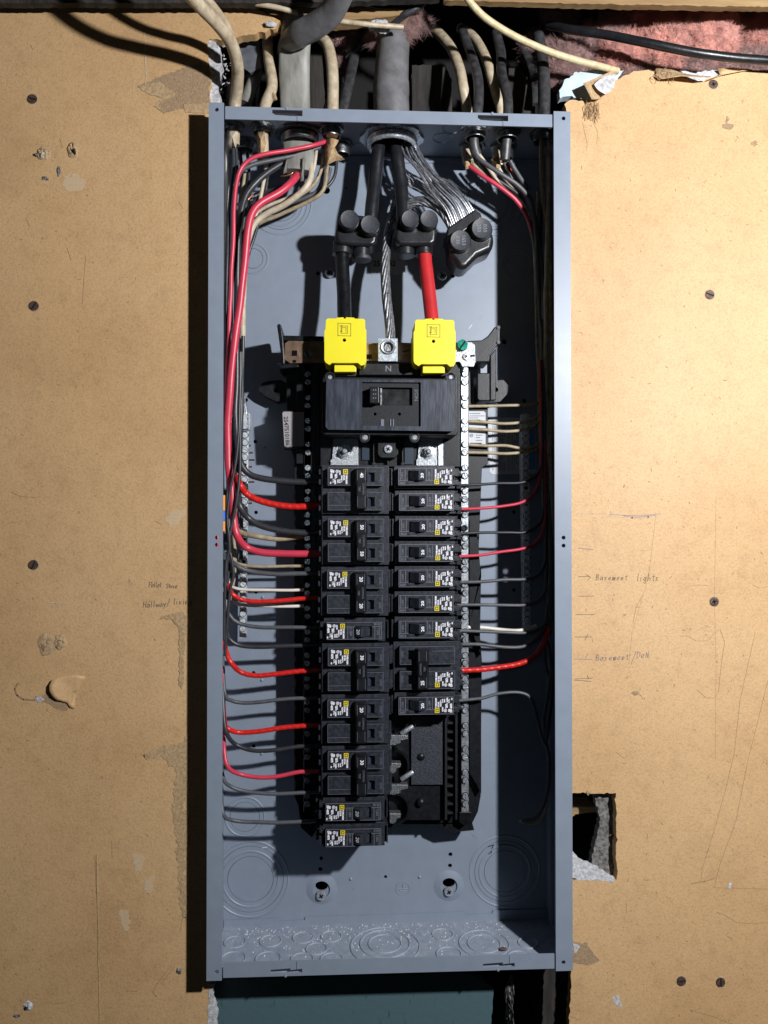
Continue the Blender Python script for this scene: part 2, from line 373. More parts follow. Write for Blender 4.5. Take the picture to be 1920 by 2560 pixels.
for x, y in ((345, 2160), (372, 2215), (312, 2300)): mb = MB(); blotch(mb, [(x - 14, y - 20), (x + 12, y - 26), (x + 8, y + 26), (x - 6, y + 18)], x, .0002, .004); mb.build('chalk_smear', M['chalk'], wl); mb = MB()
blotch(mb, [(160, 440), (190, 432), (212, 452), (205, 478), (172, 482), (154, 462)], 61, .0002, .002)
mb.build('chalk_smear', M['chalk'], wl)
strokes(wl, 'scratch', M['scrape'], ([(362, 84), (363, 130), (365, 190), (364, 222)], [(335, 200), (334, 232)], [(118, 1506), (140, 1508), (168, 1508)]), DW - .0005, .0007)
mb = MB(); P = [W(240 + 7 * t + 3 * noise.noise(Vector((t * 9, 2, 1))), 2134 + 426 * t, DW) for t in [i / 60 for i in range(61)]]
mb.tube([p + Vector((.0007, 0, 0)) for p in P], .0005, 6, None, lambda i, k, n_: .00045 + .0004 * abs(noise.noise(Vector((i * .9, 1, 1))))); mb.build('caulk_bead', M['kraft'], wl)
strokes(wl, 'hairline_crack', M['crack'], ([(238, 2136), (240, 2200), (245, 2300), (248, 2400)], [(280, 2102), (281, 2144)], [(430, 2412), (394, 2458), (382, 2480), (392, 2492)], [(436, 2418), (402, 2460)], [(28, 1230), (50, 1240), (90, 1244)], [(316, 2476), (342, 2478)], [(138, 2508), (160, 2507)], [(448, 505), (458, 522)], [(150, 345), (156, 368)], [(65, 545), (75, 568)], [(455, 2210), (452, 2230), (458, 2290), (450, 2330)], [(388, 1302), (402, 1310)], [(76, 112), (84, 126)], [(168, 620), (178, 650)], [(215, 640), (210, 700), (206, 760)]), DW - .0003, .0004)
mb = MB()
for i in range(160):
    x, y = random.uniform(0, 455), random.uniform(40, 2540); L_ = random.uniform(1, 7); a = random.uniform(0, 3.1)
    stroke(mb, pl([(x, y), (x + L_ * math.cos(a), y + L_ * math.sin(a))], DW), DW - .0003, random.choice([.0004, .0006, .0009]))
mb.build('speck', M['crack'], wl)['kind'] = 'stuff'
# craters
for (x, y, rw, rh, h, s) in ((110, 384, 20, 18, .0035, 1), (182, 374, 15, 22, .003, 2), (118, 1610, 27, 29, .0016, 3), (150, 1606, 17, 20, .002, 4), (70, 2515, 12, 12, .002, 6)):
    mb = MB(); relief(mb, x, y, rw, rh, h, s * 7.3); mb.build('crater_rim', M['kraft'] if s != 6 else M['plaster'], wl)
    mb = MB(); relief(mb, x - (3 if s != 2 else -5), y + 4, rw * .42, rh * .5, h * 1.25, s * 3.1, rag=.8); mb.build('crater', M['hole'] if s in (2, 6) else (M['plaster'] if s == 1 else M['kraft2']), wl)
mb = MB(); relief(mb, 92, 388, 9, 5, .004, 17, rag=.8); relief(mb, 147, 428, 5, 14, .0012, 9, rag=.5); relief(mb, 113, 446, 8, 6, .0012, 19, rag=.8)
relief(mb, 447, 2427, 7, 9, .002, 23, rag=.8); relief(mb, 42, 2540, 10, 4, .001, 21); mb.build('nail_hole', M['gypdark'], wl)
# peeled flap at lower left
def flap(parent, pts, lift, mat, base, yf=DW):
    P = [W(a, b, yf) for a, b in pts]; c = W(base[0], base[1], yf); vs = []; n = len(P); fs = []
    R_ = 6
    for r in range(R_ + 1):
        t = r / R_
        for i, p in enumerate(P):
            q = c.lerp(p, t); l = lift[i] * t ** 1.6
            vs.append((q.x, yf - .0006 - l, q.z))
    for r in range(R_):
        for i in range(n - 1): fs.append((r * n + i, r * n + i + 1, (r + 1) * n + i + 1, (r + 1) * n + i))
    m_ = MB(); m_.add(vs, fs); o = m_.build('torn_flap', mat, parent); sd = o.modifiers.new('s', 'SOLIDIFY'); sd.thickness = .0007; sd.offset = 1; return o
mb = MB(); blotch(mb, [(88, 1742), (110, 1738), (124, 1722), (128, 1700), (172, 1740), (168, 1778), (140, 1770), (112, 1755), (92, 1752)], 71, .0003, .001); mb.build('bared_gypsum', M['kraft2'], wl)
mb = MB(); blotch(mb, [(84, 1744), (104, 1740), (112, 1750), (96, 1756)], 72, .0006, .001); mb.build('bared_gypsum', M['plaster'], wl)
flap(wl, [(186, 1772), (176, 1768), (170, 1756), (158, 1752), (146, 1748), (136, 1738), (129, 1724), (129, 1710), (134, 1698), (146, 1691), (165, 1688), (190, 1687), (214, 1692)], [0, .001, .0016, .0022, .0034, .0046, .0052, .0050, .0036, .0022, .0012, .0005, 0], M['wall'], (190, 1730))
mb = MB(); stroke(mb, pl([(46, 1708), (38, 1722), (44, 1738), (60, 1748), (88, 1750)], DW), DW - .0006, .0014); mb.build('tear_line', M['kraft2'], wl)

# right wall marks
strokes(wr, 'board_seam', M['crack'], ([(1790, 1240), (1786, 1500), (1790, 1650), (1788, 1900)], [(1640, 1282), (1622, 1440), (1580, 1580), (1572, 1660)]), DW - .0003, .00014)
strokes(wr, 'hairline_crack', M['crack'], ( [(1700, 1590), (1722, 1590), (1750, 1572), (1776, 1566)], [(1722, 1592), (1740, 1602), (1770, 1602), (1790, 1580), (1800, 1574), (1812, 1605), (1806, 1640), (1800, 1690), (1796, 1730), (1785, 1745), (1765, 1744), (1742, 1724)],
            [(1692, 1478), (1716, 1466), (1745, 1462), (1770, 1464)], [(1888, 1580), (1870, 1660), (1850, 1750), (1836, 1880), (1815, 1970), (1790, 2060), (1775, 2110), (1756, 2170), (1752, 2200)], [(1920, 1700), (1870, 1900), (1840, 2050), (1800, 2160), (1786, 2218), (1820, 2220), (1860, 2220), (1920, 2222)],
            [(1792, 2280), (1812, 2288), (1840, 2305), (1870, 2308), (1920, 2306)], [(1728, 2526), (1780, 2540), (1832, 2560)], [(1582, 1730), (1602, 1738), (1608, 1748)], [(1565, 2250), (1566, 2282)], [(1618, 2084), (1619, 2096)], [(1456, 305), (1468, 360), (1466, 378)], [(1480, 300), (1494, 330), (1492, 360)], [(1424, 2540), (1450, 2550)], [(1882, 1462), (1900, 1470), (1920, 1466)], [(1540, 1880), (1560, 1895), (1590, 1876)], [(1605, 1490), (1590, 1520), (1582, 1560)]), DW - .0003, .0003)
mb = MB(); stroke(mb, pl([(1728, 2208), (1760, 2203), (1788, 2195)], DW), DW - .0003, .0011); mb.build('pencil_dash', M['crack'], wr)
mb = MB()
for i in range(330):
    x, y = random.uniform(1440, 1920), random.uniform(240, 2540); L_ = random.uniform(1, 8); a = random.uniform(0, 3.1)
    stroke(mb, pl([(x, y), (x + L_ * math.cos(a), y + L_ * math.sin(a))], DW), DW - .0003, random.choice([.0003, .0004, .0005, .0009]))
mb.build('speck', M['crack'], wr)['kind'] = 'stuff'
mb = MB(); blotch(mb, [(1432, 2352), (1468, 2358), (1488, 2390), (1500, 2402), (1478, 2412), (1432, 2406)], 43, .0003); mb.build('torn_paper_patch', M['kraft2'], wr)
mb = MB(); blotch(mb, [(1432, 2356), (1448, 2366), (1440, 2384), (1432, 2380)], 44, .0006); blotch(mb, [(1530, 2490), (1548, 2488), (1556, 2520), (1538, 2510)], 45, .0002, .003); blotch(mb, [(1822, 2208), (1830, 2208), (1826, 2222), (1820, 2220)], 46, .0004, .001)
mb.build('chipped_spot', M['plaster'], wr)
mb = MB(); relief(mb, 1820, 316, 18, 8, .0016, 3.3); relief(mb, 1818, 300, 5, 9, .001, 5.3, rag=.8); relief(mb, 1886, 358, 10, 8, .0004, 8.3, rag=1); relief(mb, 1588, 1733, 12, 5, .0005, 5, rag=.7); relief(mb, 1470, 1982, 6, 6, .002, 5, rag=.7); mb.build('paper_nick', M['kraft2'], wr)
# torn paper flaps at the ragged top edge
flap(wr, [(1532, 205), (1520, 232), (1495, 255), (1472, 262), (1456, 236), (1450, 225), (1490, 205), (1520, 185), (1545, 178)], [0, .002, .005, .010, .012, .012, .008, .003, 0], M['kraft'], (1530, 200))
mb = MB(); blotch(mb, [(1476, 228), (1500, 206), (1530, 202), (1524, 236), (1504, 254), (1488, 244)], 81, .0125, .001); mb.build('bared_gypsum', M['plaster'], wr)
flap(wr, [(1640, 172), (1636, 196), (1650, 206), (1690, 208), (1740, 214), (1764, 210), (1700, 190)], [0, .003, .005, .012, .014, .012, .002], M['kraft'], (1680, 176))
flap(wr, [(1762, 205), (1800, 192), (1850, 182), (1880, 176), (1830, 173), (1790, 178)], [.002, .004, .004, .001, .002, .004], M['wall'], (1800, 186))
mb = MB()
for i in range(46):
    x0 = random.uniform(1636, 1690); p = [(x0, 170 + random.uniform(0, 20))]
    for j in range(3): p.append((p[-1][0] + random.uniform(-6, 7), p[-1][1] + random.uniform(0, 8)))
    mb.tube(path(p, DW - random.uniform(.001, .008), .001), .00022, 4)
for i in range(26):
    x0 = random.uniform(1462, 1500); p = [(x0, 256 + random.uniform(-5, 8))]
    for j in range(4): p.append((p[-1][0] + random.uniform(-4, 3.4), p[-1][1] + random.uniform(4, 14)))
    mb.tube(path(p, DW - random.uniform(.0005, .004), .001), .0003, 4)
mb.build('paper_fibre', M['kraft'], wr)['kind'] = 'stuff'

# handwriting (single strokes)
GL = {'P': [[(0, 0), (0, 1)], [(-.05, .95), (.4, 1), (.5, .75), (.35, .55), (0, .5)]], 'e': [[(0, .25), (.35, .3), (.35, .5), (.15, .55), (0, .3), (.1, .02), (.4, .08)]], 'l': [[(.1, 1), (.1, .1), (.2, 0)]],
 't': [[(.15, .9), (.12, .1), (.25, 0)], [(-.05, .6), (.35, .65)]], 'S': [[(.45, .85), (.25, 1), (.05, .8), (.4, .3), (.25, 0), (0, .1)]], 'o': [[(.15, .5), (0, .25), (.15, 0), (.35, .2), (.3, .45), (.15, .5)]],
 'v': [[(0, .5), (.15, 0), (.35, .5)]], 'H': [[(0, 0), (.05, 1)], [(.4, 0), (.45, 1)], [(0, .5), (.42, .5)]], 'a': [[(.35, .45), (.15, .5), (0, .2), (.15, 0), (.33, .2), (.35, .5), (.42, 0)]], 'w': [[(0, .5), (.1, 0), (.22, .35), (.35, 0), (.48, .5)]],
 'y': [[(0, .5), (.15, .1), (.35, .5)], [(.35, .5), (.1, -.35)]], '/': [[(0, -.1), (.35, 1.15)]], 'i': [[(.1, .5), (.1, 0)], [(.12, .72), (.13, .76)]], 'n': [[(0, .5), (.03, 0), (.05, .3), (.2, .5), (.3, .4), (.32, 0)]],
 'B': [[(0, 0), (0, 1)], [(0, 1), (.35, .9), (.3, .6), (0, .5), (.42, .4), (.4, .1), (0, 0)]], 's': [[(.3, .45), (.1, .5), (.05, .35), (.28, .15), (.15, 0), (0, .05)]], 'm': [[(0, .5), (.02, 0), (.05, .35), (.18, .5), (.22, 0), (.25, .35), (.4, .5), (.45, 0)]],
 'g': [[(.33, .45), (.15, .5), (0, .25), (.15, .05), (.33, .25), (.33, .5), (.3, -.3), (.05, -.3)]], 'h': [[(0, 1), (0, 0), (.05, .35), (.2, .5), (.3, .35), (.3, 0)]], 'D': [[(0, 0), (.02, 1), (.4, .8), (.45, .3), (0, 0)]], 'N': [[(0, 0), (.03, .8), (.35, 0), (.4, 1)]], 'k': [], ' ': []}
def hand(mb, s, px, py, hpx, wd, slope=0, rep=1, adv=.5):
    k = K(DW); x = px
    for ch in s:
        for st in GL[ch]:
            for _ in range(rep):
                pts = [(x + (u + .12 * v) * hpx + random.uniform(-.35, .35), py - v * hpx + slope * (x - px) + random.uniform(-.5, .5)) for u, v in st]
                stroke(mb, pl(pts, DW), DW - .0004, wd)
        x += hpx * adv * (.72 if ch in 'li/ t' else 1)
mb = MB(); hand(mb, 'Pellet', 373, 1468, 13, .00045, adv=.46); hand(mb, 'Stove', 416, 1470, 11, .00045, adv=.55); hand(mb, 'Hallway/', 358, 1519, 16, .0005, -.06, adv=.58); hand(mb, 'living', 434, 1511, 16, .0005, -.02, adv=.6)
mb.build('pencil_writing', M['pencil'], wl)
mb = MB(); hand(mb, 'Basement', 1490, 1450, 14, .00045, 0, adv=.74); hand(mb, 'lights', 1592, 1452, 18, .00045, 0, adv=.62)
for q in ([(1446, 1441), (1472, 1441)], [(1466, 1436), (1476, 1443), (1468, 1452)], [(1447, 1490), (1484, 1490)], [(1440, 1536), (1486, 1536)], [(1436, 1592), (1480, 1592)], [(1470, 1585), (1462, 1600)], [(1436, 1697), (1480, 1695)], [(1436, 1700), (1478, 1703)], [(1468, 1688), (1472, 1696)]): stroke(mb, pl(q, DW), DW - .0004, .0005)
mb.build('pencil_writing', M['pencil'], wr)
mb = MB(); hand(mb, 'Basement', 1490, 1651, 15, .0005, -.03, adv=.72); hand(mb, '/', 1578, 1658, 26, .0005); hand(mb, 'DeN', 1592, 1645, 16, .0005, -.05, adv=.7)
for q in ([(1436, 1647), (1480, 1648)], [(1464, 1644), (1470, 1634)], [(1445, 1370), (1484, 1374)], [(1524, 1286), (1560, 1288), (1600, 1290), (1650, 1284)], [(1560, 1290), (1590, 1294), (1640, 1288)]): stroke(mb, pl(q, DW), DW - .0004, .0006)
mb.build('pen_writing', M['pencilb'], wr)
mb = MB(); stroke(mb, pl([(1448, 1283), (1480, 1284), (1514, 1283)], DW), DW - .0003, .0010); stroke(mb, pl([(1524, 1288), (1580, 1294), (1620, 1292), (1655, 1286)], DW), DW - .0002, .0022); mb.build('white_rubbed_mark', M['chalk'], wr)

# ------------------------------------------------------------------ screws (shared meshes)
def well(c, r):
    m_ = MB(); m_.lathe([(r * 1.22, 0), (.0001, 0)], (c[0], c[1] - .00012, c[2]), 'Y', 18); return m_
def screwmb(r, kind='slot', h=.0014, rot=0.0, y=0.0, c=(0, 0, 0)):
    mb = MB(); c = Vector(c)
    mb.lathe([(r, 0), (r * 1.0, -h * .5), (r * .86, -h * .85), (r * .55, -h * .9), (0.0001, -h * .9)], c, 'Y', 18)
    g = r * .17
    if kind == 'slot':
        for sgn in (1, -1):
            pts = [(math.cos(a) * r * .92, math.sin(a) * r * .92) for a in [math.asin(g / r) + i * (math.pi - 2 * math.asin(g / r)) / 10 for i in range(11)]]
            pts = [(p[0], p[1] * sgn) for p in pts]
            pts = [(p[0] * math.cos(rot) - p[1] * math.sin(rot), p[0] * math.sin(rot) + p[1] * math.cos(rot)) for p in pts]
            mb.prism([(c.x + p[0], c.z + p[1]) for p in pts], c.y - h * 1.5, c.y - h * .3)
    return mb
def slotdark(r, h, rot, c, kind='slot'):
    mb = MB(); g = r * .15; c = Vector(c)
    for a in ([rot] if kind == 'slot' else [rot, rot + math.pi / 2]):
        e = r * (.9 if kind == 'slot' else .5); d = Vector((math.cos(a), 0, math.sin(a))); q = Vector((-d.z, 0, d.x))
        ps = [c - d * e - q * g, c + d * e - q * g, c + d * e + q * g, c - d * e + q * g]
        mb.add([(p.x, c.y - h, p.z) for p in ps], [(0, 1, 2, 3)])
    return mb
def screw(name, px, py, y, rp, mat, parent, rot=None, kind='slot', h=.0014, top=None, label=None, group=None, cat='screw'):
    c = W(px, py, y); r = rp * K(y); rot = random.uniform(0, 3.14) if rot is None else rot
    if top:
        o = thing(name, label, cat, (c.x, y, c.z - r), group); hd = screwmb(r, kind, h, rot, 0, (c.x, y, c.z)).build('head', mat, o)
        slotdark(r, h * (.96 if kind == 'slot' else 1.0), rot, (c.x, y, c.z), kind).build('drive_recess', M['hole'], o); return o
    hd = screwmb(r, kind, h, rot, 0, (c.x, y, c.z)).build(name, mat, parent)
    slotdark(r, h * (.96 if kind == 'slot' else 1.0), rot, (c.x, y, c.z), kind).build('drive_slot', M['hole'], hd); return hd
for (x, y, lb) in ((81, 248, 'dark screw head in the left drywall, level with the top of the box'), (85, 765, 'dark screw head with pale rim in the left drywall, second from the top'), (84, 1412, 'screw head in a chipped hole of the left drywall with a short drip mark below'),
                   (1783, 211, 'brown cross-head screw just below the torn top edge of the right drywall'), (1774, 737, 'rusty screw head in the right drywall, upper of the two between top and pencil notes'), (1785, 1504, 'dark cross-head screw in the right drywall level with the pencil notes'),
                   (1703, 2452, 'grey slotted screw head low on the right drywall, left of a rusty one'), (1801, 2455, 'rusty slotted screw head low on the right drywall, right of a grey one')):
    screw('drywall_screw', x, y, DW, 12, M['rust'], None, kind='cross' if 'cross' in lb else 'slot', h=.0008, top=1, label=lb, group='screws in the drywall')
    mb = MB(); relief(mb, x, y, 15, 15, .0005, x * .1, rag=.25); mb.build('screw_dimple', M['kraft'], wl if x < 500 else wr)

# ------------------------------------------------------------------ enclosure
enc = thing('electrical_box', 'blue grey painted steel breaker panel enclosure without its cover, set into torn drywall', 'electrical box', (0, D, W(960, 2440, 0).z))
PT = .0016
XL, XR = W(519, 1350, 0).x, W(1429, 1350, 0).x
ZT, ZB = W(960, 267, 0).z, W(960, 2440, 0).z
xl2, xr2 = W(557, 1350, 0).x, W(1387, 1350, 0).x
# side flanges with holes
for side in (0, 1):
    a, c_ = (XL, xl2) if side == 0 else (xr2, XR)
    hx = 542 if side == 0 else 1409
    holes = [pcirc(hx, y_, 5, 0, 16) for y_ in ((274, 1344, 1362, 2430) if side == 0 else (296, 1344, 1364, 2406))]
    mb = MB(); plate(mb, [[(a, ZB), (c_, ZB), (c_, ZT), (a, ZT)]] + holes, 0, PT)
    mb.build('front_flange', M['paint'], enc, .0006)
    mb = MB(); xx = XL if side == 0 else XR - PT
    mb.box(xx, xx + PT, PT + .0003, D, ZB, ZT); mb.build('side_wall', M['paint'], enc)
    if side == 1:   # inner fold line near the back
        mb = MB(); mb.box(XR - PT - .004, XR - PT - .0003, D - .03, D - .0285, ZB + .01, ZT - .01); mb.build('fold', M['paint'], enc)
# top / bottom flanges with bent tab slots
ti0, ti1 = xl2 + .0012, xr2 - .0012
zt_in, zb_in = W(960, 306, 0).z, W(960, 2398, 0).z
for tb in (0, 1):
    z0, z1 = (zt_in, ZT - .003) if tb == 0 else (ZB + .002, zb_in)
    sl = [(680, 756), (1195, 1271)] if tb == 0 else [(680, 758), (1205, 1283)]
    holes = []
    for s0, s1 in sl:
        x0, x1 = W(s0, 300, 0).x, W(s1, 300, 0).x; zc = (z0 + z1) / 2 + (.0015 if tb == 0 else -.0025)
        holes.append([(x0, zc - .0005), (x0 + .003, zc - .0025), (x1 - .012, zc - .0032), (x1, zc - .003), (x1, zc + .0027), (x0, zc + .0027)] if tb == 0 else [(x0, zc - .002), (x1, zc - .002), (x1, zc + .002), (x1 - .012, zc + .001), (x0 + .02, zc + .0028), (x0, zc + .0018)])
    mb = MB(); plate(mb, [[(ti0, z0), (ti1, z0), (ti1, z1), (ti0, z1)]] + holes, .0010, PT)
    mb.build('front_flange', M['paint'], enc, .0005)
    for s0, s1 in sl:   # rivet-like dimple and notch beside each slot
        mb = MB(); c = W((s0 + s1) / 2 - 2, 300, 0); mb.lathe([(.0015, 0), (.0012, -.0007), (.0001, -.0010)], (c.x, .0008, zc + (.0045 if tb == 0 else -.0045)), 'Y', 12); mb.build('dimple', M['paint'], enc)
        mb = MB(); xx = W(s1 - 13, 300, 0).x; a_, b_ = (z0, zc - .003) if tb == 0 else (zc + .002, z1)
        mb.box(xx, xx + .0007, .0003, .0009, a_, b_); mb.build('notch_edge', M['paint'], enc)
# horizontal end walls (with knockouts in the bottom one)
def hplate(mb, loops, z, th):
    vs, fs = curve_mesh(loops, th); mb.add([(v[0], v[1], z + v[2]) for v in vs], fs); return mb
x0, x1 = XL + PT + .0003, XR - PT - .0003
mb = MB(); mb.box(x0, x1, .0029, D - .0002, ZT - .003 - PT, ZT - .003); mb.build('top_wall', M['paint'], enc)
bl = [[(x0, .0029), (x1, .0029), (x1, D - .0002), (x0, D - .0002)]]
KO = []
def kz(px, py):   # pixel to the bottom wall plane
    z = ZB + .002 + PT
    d = CM @ Vector(((px - 960) / FPX, -(py - 1280) / FPX, -1)); t = (z - CL.z) / d.z; p = CL + d * t; return p.x, p.y
for px, py, rr in ((587, 2356, (.011,)), (676, 2353, (.011,)), (757, 2345, (.0105,)), (828, 2342, (.0105,)), (791, 2373, (.0105,)), (582, 2398, (.0125,)), (670, 2398, (.0125,)), (755, 2399, (.011,)), (829, 2399, (.011,)),
                   (962, 2360, (.017, .026, .036)), (1106, 2337, (.011,)), (1122, 2386, (.0125,)), (1210, 2360, (.017, .026)), (1320, 2358, (.010,)), (1300, 2396, (.0125,))):
    cx, cy = kz(px, py)
    if cy < .014: cy = .014
    for q, r_ in enumerate(rr):
        if cy - r_ < .004 or cy + r_ > D - .004: r_ = min(r_, cy - .0045, D - .0045 - cy) if q == 0 else min(.034, r_)
        if q and (cy + r_ > D - .003): cy_ = D - .004 - r_
        KO.append((cx, cy, r_))
mb = MB(); hplate(mb, bl, ZB + .002 + PT / 2, PT); bw = mb.build('bottom_wall', M['paint_dusty'], enc)
for cx, cy, r_ in KO:
    zz = ZB + .002 + PT; y_ok = min(cy, D - .003 - r_) if r_ < .03 else cy
    y_ok = max(y_ok, .005 + r_)
    if r_ > .03: y_ok = .046
    mb = MB(); mb.lathe([(r_ + .0012, 0), (r_ + .0008, .0009), (r_ + .0001, .0011), (r_ - .0004, .0002), (r_ - .001, 0)], (cx, y_ok, zz + .0001), 'Z', 36, closed=False)
    mb.build('knockout_ring', M['paint_dusty'], bw)
# dust on the bottom wall
mb = MB()
for i in range(600):
    x = random.uniform(x0 + .005, x1 - .05); y = .09 - abs(random.gauss(0, .03)); y = max(.006, min(.091, y)); s = random.choice([.0003, .0004, .0006, .0009]) ; zz = ZB + .002 + PT
    mb.add([(x - s, y - s, zz), (x + s, y - s * .6, zz), (x + s * .4, y + s, zz), (x, y, zz + s * 1.4)], [(0, 1, 3), (1, 2, 3), (2, 0, 3)])
tag(mb.build('plaster_dust', M['plaster']), 'white plaster dust scattered on the bottom inside of the grey electrical box', 'dust', kind='stuff')
mb = MB(); cx, cy = kz(1258, 2378); mb.lathe([(.0015, -.0034), (.002, 0), (.0012, .0034)], (cx, cy, ZB + .006), 'X', 8); tag(mb.build('rust_flake', M['rust']), 'small brown flake lying on the bottom inside of the electrical box, right of middle', 'debris')
# back plate with knockout slits and holes
loops = [[(XL, ZB), (XR, ZB), (XR, ZT), (XL, ZT)]]
rings = []
def knock(px, py, radii):
    c = W(px, py, D)
    for r_ in sorted(radii, reverse=True):
        R_ = r_ * K(D); loops.append(circ(c.x, c.z, R_ + .00022, 48)); loops.append(circ(c.x, c.z, R_ - .00022, 48))
        rings.append((c.x, c.z, R_ + .0055))
knock(626, 2198, (56, 81)); knock(1262, 2178, (52, 76)); knock(612, 2042, (36,)); knock(632, 646, (25,)); knock(700, 508, (45, 66)); knock(1228, 512, (42, 64)); knock(1292, 662, (27,))
for px, py, rp in ((803, 2146, 4.5), (801, 2173, 5), (1126, 2136, 5), (1125, 2164, 5), (964, 2192, 4), (638, 1104, 4.5), (640, 1281, 4.5), (634, 1682, 4.5), (634, 1865, 4.5), (640, 1480, 4.5), (816, 476, 9), (1261, 855, 6), (1285, 1280, 4.5), (1285, 1475, 4.5), (615, 1000, 5), (795, 683, 5), (1132, 690, 5), (865, 470, 3), (1122, 462, 6), (1311, 1002, 5)):
    loops.append(pcirc(px, py, rp, D, 16))
for px, py in ((804, 2214), (1122, 2206)):
    c = W(px, py, D); loops.append(circ(c.x, c.z, 15.5 * K(D), 24, 0, .78))
mb = MB(); plate(mb, loops, D, PT); bp = mb.build('back_plate', M['paint'], enc)
for cx, cz, r_ in rings:
    mb = MB(); mb.lathe([(r_ + .0014, 0), (r_ + .0006, -.0007), (r_ - .0006, -.0007), (r_ - .0014, 0)], (cx, D + .0001, cz), 'Y', 48, closed=False); mb.build('knockout_ring', M['paint'], bp)
for px, py in ((804, 2222), (1122, 2214)):
    c = W(px, py, D); k = K(D); mb = MB(); mb.lathe([(20 * k, -.0003), (21 * k, -.0022), (27 * k, -.0016), (34 * k, -.0005), (40 * k, .0003)], (c.x, D - .0001, c.z), 'Y', 36, closed=False); mb.build('embossed_dish', M['paint'], bp)
for px, py in ((877, 2197), (1049, 2192), (660, 1118), (657, 1493), (655, 1700), (655, 1884), (1290, 1500), (760, 1780)):
    c = W(px, py, D); mb = MB(); mb.lathe([(.0019, 0), (.0016, -.0010), (.0008, -.0016), (.0001, -.0017)], (c.x, D, c.z), 'Y', 14); mb.build('weld_nub', M['paint'], bp)
# folded lips of the end walls lying on the back plate
for (pts) in ([(557, 2301), (694, 2296), (696, 2303), (762, 2300), (763, 2293), (1163, 2280), (1166, 2287), (1230, 2284), (1233, 2276), (1420, 2272), (1420, 2330), (500, 2345)], [(500, 350), (1420, 350), (1420, 407), (1236, 407), (1234, 399), (1180, 399), (1178, 407), (860, 407), (858, 401), (700, 401), (698, 407), (500, 407)]):
    q = [(min(max(x, XL + .002), XR - .002), min(max(z, ZB + .003), ZT - .006)) for x, z in pl(pts, D - PT)]
    mb = MB(); plate(mb, [q], D - PT - .0003, PT); mb.build('end_lip', M['paint'], enc, .0004)
# earth symbol, embossed
mb = MB(); c = W(1007, 2221, D); k = K(D)
mb.lathe([(18 * k, 0), (17.4 * k, -.0006), (16.6 * k, -.0006), (16 * k, 0)], (c.x, D + .0001, c.z), 'Y', 30, closed=False)
for q in ([(0, 12), (0, -1)], [(-12, -1), (12, -1)], [(-8, -6), (8, -6)], [(-4, -11), (4, -11)]):
    mb.tube([Vector((c.x + a * k, D - .0002, c.z + b_ * k)) for a, b_ in q], .0005, 6)
mb.build('earth_symbol', M['paint'], bp)
mb = MB()
for q in ([(1221, 2116), (1234, 2112), (1230, 2120), (1226, 2128)], [(1222, 2134), (1228, 2131), (1229, 2123)]): stroke(mb, pl(q, D), D - .0005, .0009)
mb.build('ink_mark', M['ink'], bp)
for px, py, lb in ((824, 683, 'bright screw on the back plate left of the black feeder cable above the yellow caps'), (1105, 690, 'bright screw on the back plate right of the red feeder cable'), (803, 2238, 'mounting screw in the left keyhole near the bottom of the box'), (1122, 2228, 'mounting screw in the right keyhole near the bottom of the box')):
    screw('mounting_screw', px, py, D - .003, 12, M['steel'], None, .6, 'cross', .003, 1, lb, 'mounting screws of the box')

# ------------------------------------------------------------------ base pan and bus assembly
YB = .062
base = thing('bus_assembly', 'black plastic breaker base with bus and neutral bars in the middle of the box', 'breaker base', (W(960, 2060, YB).x, YB, W(960, 2060, YB).z))
mb = MB(); mb.pprism([(716, 905), (716, 1000), (722, 1100), (735, 1150), (735, 1990), (760, 2050), (800, 2062), (1120, 2062), (1180, 2060), (1195, 2030), (1202, 1990), (1202, 1950), (1205, 1650), (1198, 1560), (1200, 1400), (1196, 1395), (1200, 1300), (1205, 1170), (1220, 1160), (1220, 1020), (1178, 1010), (1175, 905)], YB, YB + .012)
mb.build('base_pan', M['black'], base, .0008)
mb = MB()
mb.pprism([(1174, 1300), (1190, 1310), (1203, 1440), (1203, 1420), (1200, 1600), (1203, 1640), (1174, 1560)], YB - .008, YB)
mb.pprism([(1174, 1720), (1203, 1760), (1203, 1985), (1192, 1962), (1174, 1932)], YB - .010, YB)
mb.pprism([(760, 905), (790, 905), (790, 2030), (760, 2030)], YB - .012, YB); mb.pprism([(1140, 905), (1150, 905), (1150, 2040), (1140, 2040)], YB - .006, YB)
mb.build('side_rib', M['black'], base, .0008)
for x, y0, y1, n_ in ((1116, 1798, 2040, 9),):
    mb = MB(); mb.pbox(1112, 1792, 1118, 2050, YB - .020, YB); mb.pbox(1138, 1792, 1143, 2050, YB - .020, YB)
    for i in range(11): mb.pbox(1118, 1805 + i * 22.5, 1138, 1811 + i * 22.5, YB - .016, YB)
    mb.build('terminal_comb', M['blackmatte'], base, .0004)
# bottom-left foot pieces with holes
mb = MB()
for pts in ([(1095, 2055), (1180, 2055), (1186, 2076), (1130, 2082), (1100, 2068)], [(970, 2055), (1000, 2055), (982, 2070), (970, 2070)], [(742, 1990), (800, 2060), (780, 2095), (752, 2070)]): mb.pprism(pts, YB, YB + .012)
mb.build('foot', M['black'], base, .0008)
